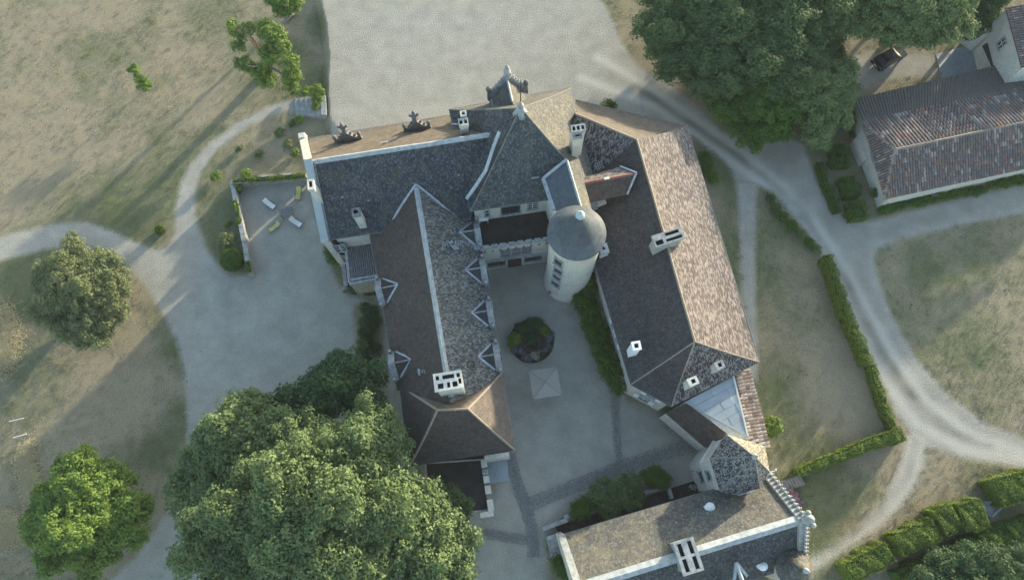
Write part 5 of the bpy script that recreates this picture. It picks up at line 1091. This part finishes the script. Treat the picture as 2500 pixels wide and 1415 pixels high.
f=P(708,38,GW); r=tree('leaning_lime_tree',f,[L(695,5,5,1.5),L(675,0,4.6,1.2),L(715,15,4.6,1.0),L(690,25,4.4,1.0),L(700,-30,5,1.8)],'leaf_bright','leafy tree with leaning trunk cut by the top frame edge',leaf=.2,clump=.42,dens=46,tr=.25)
MB().tube([P(726,33,GW+.1),P(712,36,GW+.3),P(690,55,GW+.4)],[.12,.22,.28],7).build('fallen_trunk',M['bark_pale'],r,smooth=True)
tree('lime_sapling',P(352,222,GW),[L(345,195,1.6,.7),L(335,175,1.8,.5),L(352,212,1.2,.8),L(358,205,1.2,.6),L(328,165,1.9,.3),L(320,170,1.8,.3)],'leaf_bright','lone young sapling on the dry north west lawn',leaf=.13,clump=.26,dens=26,tr=.05,cover=.7)
# big trees top right
tree('evergreen_oak',P(1830,140,0),[L(1750,60,6.5,5.6,.7),L(1860,40,6.8,6.1,.7),L(1950,70,6.5,4.8,.7),L(1660,60,6,4.5,.7),L(1640,130,5.5,3.4,.7),L(1720,150,5.6,3.9,.7),L(1830,140,6,5.1,.7),L(1930,160,6,4.1,.7),L(1990,40,6.5,4.3,.7),L(1780,-40,7,6.3,.7),L(1900,-50,7,5.8,.7),L(1650,-20,6.5,4.7,.7),L(2020,-20,6.5,4.3,.7),L(1610,80,7,2.7),L(1760,200,6,2.8),L(1700,130,2.5,3.4),L(1800,150,2.5,4),L(1900,120,2.5,4),L(1990,110,2.5,3.2),L(1660,60,3,3),L(1760,30,3,4),L(1880,20,3,4)],'leaf_teal','huge dark green oak at the top beside the driveway',leaf=.25,clump=.66,dens=58,tr=.6)
tree('hazel_thicket',P(1880,270,0),[L(1790,250,4.5,3.0),L(1860,280,4.5,3.2),L(1800,200,5,2.8),L(1900,220,5,3.0),L(1830,320,3.4,2.2),L(1760,225,4,2.0),L(1900,310,3.4,1.9),L(1810,275,1.6,2.4),L(1870,300,1.6,2.4),L(1850,230,1.6,2.6),L(1920,250,1.6,2.4)],'leaf_ivy','broad dull green thicket beneath the oak, edging the driveway',leaf=.22,clump=.55,dens=58)
tree('hazel_thicket',P(2020,240,0),[L(2030,190,5.5,2.6),L(1990,240,5.5,2.6),L(2045,230,5,1.5),L(2000,310,4.5,1.9),L(1985,335,4,1.4),L(2040,270,4.6,2.0),L(2050,185,5,1.5),L(2010,260,1.6,2.2),L(1990,310,1.4,1.7),L(2040,220,1.6,2.2),L(2030,170,1.6,2.2)],'leaf_green','brighter thicket between the driveway and the barn corner',leaf=.22,clump=.55,dens=58)
tree('ash_tree',P(2230,30,0),[L(2180,40,8,3.2),L(2270,40,8.5,3.4),L(2330,60,7.5,2.2),L(2200,75,6.5,2.4),L(2150,65,6,2.1),L(2250,75,6.5,2.2),L(2168,105,4,.9),L(2120,40,7,2.6),L(2230,-20,9,4),L(2330,-10,8,3.2),L(2110,-20,8,3.0)],'leaf_green','spreading green tree overhanging the parked black car',leaf=.25,clump=.65,dens=55)
for u,v,lb in((2290,-115,'unseen lime tree beyond the ash, shading the parked car'),(2420,-150,'unseen lime tree beyond the corner house, shading the top right')):
    tree('unseen_lime_tree',P(u,v,0),[L(u,v,7,4.5),L(u+40,v+10,5,3.5),L(u-40,v,5,3.5)],'leaf_green',lb,leaf=.4,clump=1.0,dens=50,sat=0)  # both stand out of view, added to throw shade over the car area
tree('dark_holm_oak',P(2400,20,0),[L(2400,10,5,2.2),L(2370,70,3.5,1.6),L(2420,-30,6,2.5),L(2410,45,3.5,1.4)],'leaf_dark','dark small tree between the ash and the corner house',leaf=.22,clump=.55,dens=50)
# box balls, shrubs
def shrub(name,lobes,mat,label,group=None,leaf=.12,clump=.24,dens=34,cat='shrub',foot=None,**k):
    c=sum((Vector(l[0]) for l in lobes),Vector())/len(lobes); z=k.pop('z',0.0); r=empty(name,(c.x,c.y,z),label,cat,group)
    MB().tube([(c.x,c.y,z-.05),(c.x,c.y,max(c.z,z+.2))],[.06,.03],6).build('stem',M['bark'],r); crown('foliage',lobes,M[mat],r,leaf,clump,dens,**k); return r
def topiary(u,v,rad,h,label,mat='leaf_ivy',z=GW,grp='clipped balls'):
    c=P(u,v,h); r=empty('topiary_ball',(c.x,c.y,z),label,'topiary',grp); n=int(5200*rad*rad); d=sph(n); d=d[d[:,2]>-.8]; k=1+.05*np.sin(d[:,0]*9)*np.cos(d[:,1]*8)+RS.normal(size=len(d))*.018
    cz=z+rad*.85; C=np.array([c.x,c.y,cz])+d*(rad*k)[:,None]*np.array([1,1,.95]); leaf_mesh('foliage',C,d+RS.normal(size=d.shape)*.35,.09*RS.uniform(.7,1.3,len(d)),M[mat],r)
    MB().ball((c.x,c.y,cz),rad*.93,.95,16,10).build('inner_foliage',M['under'],r,smooth=True); MB().tube([(c.x,c.y,z-.1),(c.x,c.y,cz)],.08,6).build('stem',M['bark'],r)
M['leaf_russet']=mat_leaf('leaf_russet',(.05,.045,.03),(.13,.105,.07))
M['under']=mat_plain('inner_foliage',(.018,.035,.010),.3,8,.95)
topiary(566,633,1.28,GW+1.2,'large clipped dome at the foot of the garden wall'); topiary(390,560,.56,GW+.5,'small clipped ball alone on the lawn by the path fork','leaf_hedge')
shrub('rosemary_bush',[L(552,585,GW+.9,.85),L(545,595,GW+.7,.6),L(562,580,GW+.8,.6)],'leaf_grey','spiky grey-green bush above the large clipped dome',z=GW)
for i,(u,v,r_,m_,lb) in enumerate([(527,430,.62,'leaf_bright','upright bush on the grass island near the path bend'),(632,376,.42,'leaf_green','small round bush in the middle of the island'),(682,324,.55,'leaf_green','upper bush of the pair beside the north wing'),(702,352,.5,'leaf_grey','lower bush of the pair beside the north wing'),(721,374,.42,'leaf_bright','yellow-green bush close to the gable corner'),(585,362,.35,'leaf_grey','thin straggly bush beside the curving path'),(600,425,.6,'leaf_bright','bright bush just behind the ivy wall'),(730,293,.55,'leaf_bright','leafy clump under the garden steps'),(557,547,.25,'leaf_hedge','tiny yellow-green tuft beside the wall'),(715,300,.4,'leaf_teal','spiky plant at the lower corner of the steps')]):
    shrub('garden_bush',[L(u,v,GW+r_*.8,r_),L(u+4,v-5,GW+r_*.9,r_*.6),L(u-4,v+4,GW+r_*.6,r_*.6)],m_,lb,'bushes on the grass island',z=GW,clump=.2,dens=26)
shrub('climbing_bush',[L(773,224,.6,.9,.7),L(775,240,.5,.7,.6),L(770,262,.1,.45,.5),L(745,222,-.1,.6,.5),L(720,225,-.4,.5,.5)],'leaf_bright','bright creeper spilling over the top of the garden steps',z=0)
shrub('potted_bush',[L(578,456,GW+1.1,.42),L(584,459,GW+1.0,.3)],'leaf_bright','yellow-green potted shrub in the corner of the gravel court',z=GW,clump=.18)
q=P(580,462,GW+.3); b=MB(); b.box((q.x,q.y,GW+.25),(.75,.6,.5),-.5,1.1); tag(b.build('planter_box',M['darkwood'],None),'dark wooden planter under the potted shrub','planter')
def hedge(name,pts,w,h,z,label,mat='leaf_hedge',group=None,leaf=.13,n=260,cat='hedge',rough=.12,w1=None):
    """clipped hedge along a line: leafy skin over an inner mass"""
    pts=[Vector(p) for p in pts]; r=empty(name,(pts[0].x,pts[0].y,z),label,cat,group); C=[];N=[]; inner=MB(); T=sum((pts[i+1]-pts[i]).length for i in range(len(pts)-1)); acc=0
    ring=[]
    for i in range(len(pts)):
        d=(pts[min(i+1,len(pts)-1)]-pts[max(i-1,0)]); d.z=0; d.normalize(); sd_=Vector((-d.y,d.x,0)); t=i/(len(pts)-1); ww=(w+((w1 if w1 else w)-w)*t); ring.append((pts[i].x,pts[i].y,sd_,ww))
    for i in range(len(pts)-1):
        a,b_=ring[i],ring[i+1]; L_=(pts[i+1]-pts[i]).xy.length; q=[]
        for p in(a,b_):
            k=.86; q+= [Vector((p[0],p[1],z))-p[2]*p[3]/2*k,Vector((p[0],p[1],z))+p[2]*p[3]/2*k,Vector((p[0],p[1],z+h*.88))+p[2]*p[3]/2*k*.7,Vector((p[0],p[1],z+h*.88))-p[2]*p[3]/2*k*.7]
        inner.add(q,[(0,1,2,3),(7,6,5,4),(0,4,5,1),(1,5,6,2),(2,6,7,3),(3,7,4,0)])
        m=int(n*L_*(w+2*h)); s=RS.rand(m); u=RS.rand(m)*(w+2*h); ax=np.array([a[0],a[1]]);bx=np.array([b_[0],b_[1]]); sa=np.array(a[2])[:2];sb_=np.array(b_[2])[:2]
        base=ax*(1-s)[:,None]+bx*s[:,None]; sd2=sa*(1-s)[:,None]+sb_*s[:,None]; ww=a[3]*(1-s)+b_[3]*s
        top=(u>=h)&(u<h+w); off=np.where(u<h,-.5*ww,np.where(top,((u-h)/w-.5)*ww,.5*ww)); zz=np.where(u<h,u,np.where(top,h,u-h-w)); 
        edge=np.clip(np.abs(off)/(ww/2),0,1); zz=np.where(top,h-.32*edge**3,zz)
        bmp=rough*(np.sin(base[:,0]*2.3+off*1.7)*np.cos(base[:,1]*2.9+zz)+.6*np.sin(base[:,0]*5.1)*np.cos(base[:,1]*6.3+off*3)); 
        nn=np.where(top[:,None],np.array([[0,0,1.0]]),np.stack([sd2[:,0]*np.sign(off),sd2[:,1]*np.sign(off),0*s+.25],1)); p=np.stack([base[:,0]+sd2[:,0]*off,base[:,1]+sd2[:,1]*off,z+zz],1)+nn*(bmp+RS.normal(size=m)*.035)[:,None]
        C.append(p);N.append(nn+RS.normal(size=(m,3))*.5)
    for e,sg in((0,-1),(-1,1)):
        p=ring[e]; d=(pts[1]-pts[0]) if e==0 else (pts[-1]-pts[-2]); d=np.array([d.x,d.y])/d.xy.length*sg; m=int(n*p[3]*h); o=(RS.rand(m)-.5)*p[3]; zz=RS.rand(m)*h
        q=np.stack([p[0]+p[2].x*o,p[1]+p[2].y*o,z+zz],1)+np.array([d[0],d[1],0])*.05; C.append(q); N.append(np.array([[d[0],d[1],.3]])+RS.normal(size=(m,3))*.5)
    C=np.vstack(C);N=np.vstack(N); leaf_mesh('foliage',C,N,leaf*RS.uniform(.7,1.3,len(C)),M[mat],r); inner.build('inner_foliage',M['under'],r); return r
def pl(px,h): return [P(u,v,h) for u,v in px]
G='hedges round the east lawn'
hedge('clipped_hedge',pl([(2022,622),(2045,690),(2078,780),(2110,850),(2122,884)],1.6),1.0,1.6,0,'tall clipped hedge along the driveway, upper stretch',group=G)
hedge('clipped_hedge',pl([(2130,890),(2150,955),(2170,1010),(2182,1040)],1.2),.8,1.2,0,'lower narrow hedge continuing down the driveway side',group=G)
hedge('clipped_hedge',pl([(2205,1058),(2140,1078),(2070,1105),(1995,1135),(1952,1150)],1.5),1.35,1.6,0,'bright hedge running from the lawn steps to the driveway bend',group=G,w1=.7)
hedge('ivy_cushion',pl([(745,428),(700,432),(655,436),(600,438),(570,443)],GW+1.5),.55,.35,GW+1.35,'ivy lying along the north wall of the gravel court','leaf_hedge',cat='ivy')
hedge('ivy_cushion',pl([(573,490),(580,520),(584,545)],GW+1.3),.5,.35,GW+1.15,'ivy on the west wall of the court','leaf_hedge',cat='ivy')
hedge('ivy_cushion',pl([(604,640),(609,664)],GW+1.3),.5,.35,GW+1.15,'ivy over the south end of the court wall','leaf_hedge',cat='ivy')
G='box blocks beside the barn'
for px,w,h,lb in(([(2048,352),(2060,400)],1.9,1.5,'upper box block left of the barn'),([(2072,430),(2086,475)],1.8,1.4,'middle box block left of the barn'),([(2090,490),(2102,530)],1.9,1.5,'lowest box block at the road corner')):
    hedge('box_block',pl(px,1.4),w,h,0,lb,'leaf_ivy',G,rough=.24)
hedge('low_hedge',pl([(2004,395),(2015,440),(2036,490),(2048,515)],.8),.8,.8,0,'low rounded hedge between the driveway and box blocks','leaf_ivy')
G='thick hedge in the bottom right'
for px,w,lb in(([(2075,1400),(2125,1370),(2172,1345)],1.8,'bottom stretch of thick bright hedge near the turret track'),([(2196,1332),(2240,1310),(2286,1290)],2.0,'second stretch of the thick hedge from the turret track'),([(2296,1276),(2335,1258)],2.3,'third stretch of thick hedge, above the woodland'),([(2350,1262),(2405,1252)],2.6,'block of thick hedge ending at the stone trough')):
    hedge('thick_hedge',pl(px,2.3),w,2.4,0,lb,'leaf_hedge',G,leaf=.15,rough=.16)
hedge('thick_hedge',pl([(2440,1205),(2480,1190),(2560,1170)],2.3),2.6,2.4,0,'hedge block cut by the right frame edge beyond the trough','leaf_hedge',G,leaf=.15,rough=.14)
hedge('dark_hedge',pl([(2200,1420),(2300,1370),(2400,1325),(2560,1270)],1.6),1.8,1.8,0,'dark shaded hedge below the thick bright one','leaf_ivy',leaf=.15,rough=.2)
tree('wood_edge_tree',P(2340,1420,0),[L(2300,1395,2.5,1.8),L(2370,1375,2.8,1.8),L(2440,1400,3,2.0),L(2260,1430,2.5,1.9),L(2490,1360,2.5,1.6),L(2350,1440,2.8,2.2),L(2410,1360,2,1.4)],'leaf_dark','low grey-green trees in the bottom right corner',leaf=.2,clump=.5,dens=50)
# wall ivy on the east wing
iv_=[(1432,705,2.2,1.2),(1425,735,2.0,1.2),(1440,760,2.2,1.2),(1445,790,2,1.2),(1462,815,2.2,1.2),(1468,850,2.2,1.2),(1482,880,2.2,1.2),(1498,915,2.0,1.1),(1512,945,1.6,.8),(1418,715,1.4,.9),(1450,830,1.4,.9),(1472,895,1.2,.8),(1436,680,3.2,.8)]
shrub('wisteria',[L(u,v,h,r*.95,.95) for u,v,h,r in iv_],'leaf_ivy','thick green climber against the courtyard face of the east wing',cat='climber',leaf=.17,clump=.34,dens=34)
# flower bed round the basin
c=P(1298,832,0); bed=MB().lathe((c.x,c.y,0),[(.01,.05),(2.3,.05),(2.42,-.02)],32,False).build('flower_bed_soil',M['flat_dark'],None); tag(bed,'dark round soil of the courtyard flower bed','flower bed')
def flowers(name,cx,cy,r0,r1,a0,a1,n,mat,label,z=.35,cr=.26,grp='hydrangeas round the basin'):
    lb=[]
    for k in range(n):
        a=math.radians(random.uniform(a0,a1)); r=random.uniform(r0,r1); lb.append(((cx+r*math.cos(a),cy+r*math.sin(a),z+random.random()*.25),cr*random.uniform(.7,1.2),.8))
    x=empty(name,lb[0][0],label,'shrub',grp); crown('flower_heads',lb,M[mat],x,.09,.13,14); crown('foliage',[((q[0][0],q[0][1],q[0][2]-.12),q[1]*1.15,.8) for q in lb],M['leaf_dark'],x,.13,.2,16)
flowers('hydrangea',c.x,c.y,1.5,2.2,-160,-75,12,'petal_mauve','mauve hydrangeas along the lower left of the bed'); flowers('hydrangea',c.x,c.y,1.4,2.1,-110,-50,12,'petal_pale','creamy hydrangeas below the stone basin'); flowers('hydrangea',c.x,c.y,1.5,2.2,-60,20,14,'petal_mauve','mauve hydrangeas on the right of the bed')
shrub('bed_shrub',[L(1255,825,.7,.62),L(1252,838,.6,.45)],'leaf_bright','bright green shrub on the left of the round bed',clump=.2); shrub('bed_shrub',[L(1327,805,.7,.45),L(1335,812,.6,.4)],'leaf_hedge','yellow-green shrub at the upper right of the round bed',clump=.2)
shrub('bed_shrub',[L(1290,795,.8,.8,.6),L(1310,790,.7,.7,.6),L(1270,800,.7,.6,.6)],'leaf_dark','dark leafy plants behind the stone basin',clump=.25); shrub('bed_planting',[((c.x+1.25*math.cos(a_),c.y+1.25*math.sin(a_),.35),.55,.8) for a_ in [k_*.5 for k_ in range(13)]],'leaf_russet','low russet planting ringing the stone basin',leaf=.12,clump=.24,dens=26)
shrub('basin_plant',[((c.x,c.y,.75),.72,.6),((c.x-.4,c.y+.3,.7),.4,.6)],'leaf_dark','dark plant growing out of the stone basin',z=.6,clump=.2,dens=22)
# shrubs by the yard
shrub('large_shrub',[L(1480,1205,1.8,1.5),L(1515,1195,2.0,1.4),L(1540,1215,1.6,1.1),L(1490,1235,1.4,1.2),L(1540,1180,1.8,1.0)],'leaf_teal','big blue-green shrub above the sunken yard',leaf=.2,clump=.4,dens=40)
shrub('large_shrub',[L(1425,1235,1.0,1.0),L(1410,1245,.9,.8),L(1445,1225,1.0,.8)],'leaf_ivy','dark shrub left of the blue-green one',leaf=.14,clump=.3,dens=36); shrub('large_shrub',[L(1600,1165,1.1,1.05),L(1618,1170,1.0,.8),L(1585,1160,1.0,.8)],'leaf_ivy','round green shrub nearest the hexagonal tower',leaf=.14,clump=.3,dens=40)
shrub('foot_bush',[L(1372,1385,1.0,.9),L(1385,1400,1.0,.9),L(1365,1370,.8,.7)],'leaf_ivy','green bush at the left gable of the south building',clump=.3)
flowers('rose_bush',P(1700,1182).x,P(1700,1182).y,0,.7,0,360,7,'petal_pale','pale roses in the corner below the hexagonal tower',grp=None); flowers('pink_bush',P(1938,1215).x,P(1938,1215).y,0,.7,0,360,9,'petal_pink','pink flowering bush beside the lawn steps',grp=None)
shrub('palm_plant',[L(1884,1040,.9,.85,.6),L(1878,1050,.8,.6,.6),L(1890,1032,.9,.5)],'leaf_hedge','spiky yellow-green plant by the barrel tiled lean-to',leaf=.3,clump=.4,dens=22)
shrub('wall_bush',[L(1722,400,1,.9),L(1728,420,1,.8),L(1718,385,.9,.7)],'leaf_ivy','dark green bush against the east wing',clump=.3); shrub('wall_bush',[L(1743,438,.7,.6),L(1738,430,.6,.5)],'leaf_hedge','lighter small bush beside the dark one on the east lawn',clump=.25)
shrub('north_bush',[L(1484,258,.7,.8,.6),L(1495,262,.6,.6,.6)],'leaf_ivy','small green bush showing past the north eave',clump=.25)
shrub('foot_bush',[L(818,625,GW+.9,1.0),L(808,612,GW+.9,.8),L(832,630,GW+.7,.7)],'leaf_ivy','bushy plant at the south west corner of the north-west wing',z=GW,clump=.28); shrub('foot_bush',[L(880,700,GW+.6,.8),L(865,706,GW+.6,.6),L(905,705,GW+.5,.8)],'leaf_dark','low dark planting under the ribbed lean-to',z=GW,clump=.28)
# long shaded bed beside the left wing
lb=[L(880+random.uniform(-10,28)+(v-750)*.12,v,GW+random.uniform(.3,.9),random.uniform(.5,.8),.7) for v in range(750,900,9)]
shrub('border_planting',lb,'leaf_dark','long dark shrub border between the gravel court and left wing',z=GW,leaf=.15,clump=.3); shrub('border_shrub',[L(886,785,GW+1.1,.55)],'leaf_teal','pale blue-green shrub in the dark border',z=GW,clump=.2); shrub('border_shrub',[L(882,835,GW+1.1,.5),L(890,842,GW+1,.4)],'leaf_green','rounded green shrub halfway down the border',z=GW,clump=.2)
# young plants along the driveway edge of the east lawn
k=0
for (u,v,r_,m_,lb) in[(1880,485,.5,'leaf_teal','first tufted plant where the lawn border begins'),(1895,510,.6,'leaf_teal','pale spiky plant second along the lawn border'),(1912,530,.55,'leaf_ivy','third plant along the lawn border'),(1932,552,.7,'leaf_ivy','taller bushy plant midway along the lawn border'),(1955,572,.5,'leaf_green','fifth plant along the lawn border'),(1975,592,.55,'leaf_ivy','sixth plant, beside the driveway'),(1993,608,.5,'leaf_green','last plant before the tall clipped hedge')]:
    shrub('border_plant',[L(u,v,r_*.8,r_),L(u+5,v+5,r_*.6,r_*.6),L(u-4,v-5,r_*.6,r_*.6)],m_,lb,'plants along the lawn border',clump=.2,dens=24)
# planting at the foot of the barn
lb=[L(u,486-(u-2170)*.205+22+random.uniform(-6,4),.35,random.uniform(.3,.6),.7) for u in range(2150,2510,12)]
shrub('barn_border',lb,'leaf_ivy','green border with white flowers along the barn front',leaf=.15,clump=.28); shrub('barn_creeper',[L(2150,430,.7,.8),L(2155,455,.7,.8),L(2148,400,.7,.7),L(2140,470,.6,.7)],'leaf_ivy','green creeper at the near end of the barn',clump=.28)
flowers('white_flowers',P(2265,478).x,P(2265,478).y,0,1.0,0,360,7,'petal_pale','white flowers in the barn border',grp=None)
shrub('bramble_heap',[L(2085,270,.8,1.0,.6),L(2082,300,.8,1.0,.6),L(2090,330,.6,.7,.6)],'leaf_dark','dark bramble heap behind the barn end',clump=.3)
# tall dry grass on the left edge
def grass(name,px,rpx,n,label,h=.24,mat='leaf_straw'):
    C=[]
    for u,v in px:
        c=P(u,v,GW); m=n//len(px); C.append(np.stack([c.x+RS.normal(size=m)*rpx*.02,c.y+RS.normal(size=m)*rpx*.03,GW+.1+RS.rand(m)*h*.6],1))
    C=np.vstack(C); o=leaf_mesh(name,C,RS.normal(size=C.shape)*np.array([1,1,.6])+np.array([.3,.3,.8]),h*RS.uniform(.6,1.2,len(C)),M[mat],None,asp=.16); tag(o,label,'grass',None,'stuff')
grass('tall_dry_grass',[(5,800),(8,840),(5,870),(12,850),(2,820)],42,16000,'sunlit tall dry grass at the left frame edge'); grass('tall_dry_grass',[(60,1130),(70,1160),(80,1195),(66,1110),(74,1180)],24,14000,'dry grass strip beside the bright maple'); grass('tall_dry_grass',[(5,1300),(30,1300),(55,1292),(15,1290)],24,12000,'yellow dry grass left of the maple base')
grass('lawn_tufts',[(int(RS.rand()*780),int(RS.rand()*1000)) for _ in range(1)],10,4,'stray tufts',.1) if False else None
# short tufts scattered over the lawns and edges
def tufts(n):
    u=RS.uniform(-50,2550,n*3); v=RS.uniform(-50,1450,n*3); X_=[];
    ix=lambda x,a:np.clip(np.searchsorted(a,x)-1,0,len(a)-2)
    for a,b in zip(u,v):
        q=P(a,b,0); i=int(ix(q.x,gx)); j=int(ix(q.y,gy))
        if zc[j,i]==0 and green[j,i]>RS.rand()*.9: X_.append((q.x,q.y,Z[j,i]+.04))
        if len(X_)>=n: break
    C=np.array(X_); C=np.repeat(C,9,0)+np.concatenate([RS.normal(size=(len(C)*9,2))*.10,RS.rand(len(C)*9,1)*.05],1); o=leaf_mesh('grass_tufts',C,RS.normal(size=C.shape)+np.array([0,0,.4]),.11*RS.uniform(.6,1.3,len(C)),M['leaf_tuft'],None,asp=.3); tag(o,'short green tufts scattered over the dry lawns','grass',None,'stuff')
M['leaf_tuft']=mat_leaf('grass_tuft_leaf',(.05,.07,.025),(.11,.125,.05))
tufts(9000)
def straw(n):
    u=RS.uniform(-40,2540,n*2); v=RS.uniform(-40,1440,n*2); X_=[]
    for a,b in zip(u,v):
        q=P(a,b,0); i=int(np.clip(np.searchsorted(gx,q.x)-1,0,len(gx)-2)); j=int(np.clip(np.searchsorted(gy,q.y)-1,0,len(gy)-2))
        if zc[j,i]==0: X_.append((q.x,q.y,Z[j,i]+.03))
        if len(X_)>=n: break
    C=np.array(X_); C=np.repeat(C,9,0)+np.concatenate([RS.normal(size=(len(C)*9,2))*.16,RS.rand(len(C)*9,1)*.05],1); o=leaf_mesh('dry_grass_tufts',C,RS.normal(size=C.shape)+np.array([0,0,.3]),.13*RS.uniform(.6,1.3,len(C)),M['leaf_dry'],None,asp=.3); tag(o,'short dry straw coloured tufts over all the lawns','grass',None,'stuff')
M['leaf_dry']=mat_leaf('dry_grass_leaf',(.14,.125,.08),(.30,.26,.17))
straw(14000)

# thin evening air between the drone and the ground
hz=MB().prism([(-1900,-1900),(1900,-1900),(1900,1900),(-1900,1900)],-2.2,74.0).build('haze',None,None); tag(hz,kind='stuff')
t=NT('haze_air'); pv_=t.n('VolumePrincipled'); pv_.inputs['Density'].default_value=.00014; pv_.inputs['Color'].default_value=(.90,.95,.95,1); t.l(pv_.outputs[0],t.t.nodes['Material Output'].inputs['Volume']); t.t.nodes.remove(t.b); hz.data.materials.append(t.m)
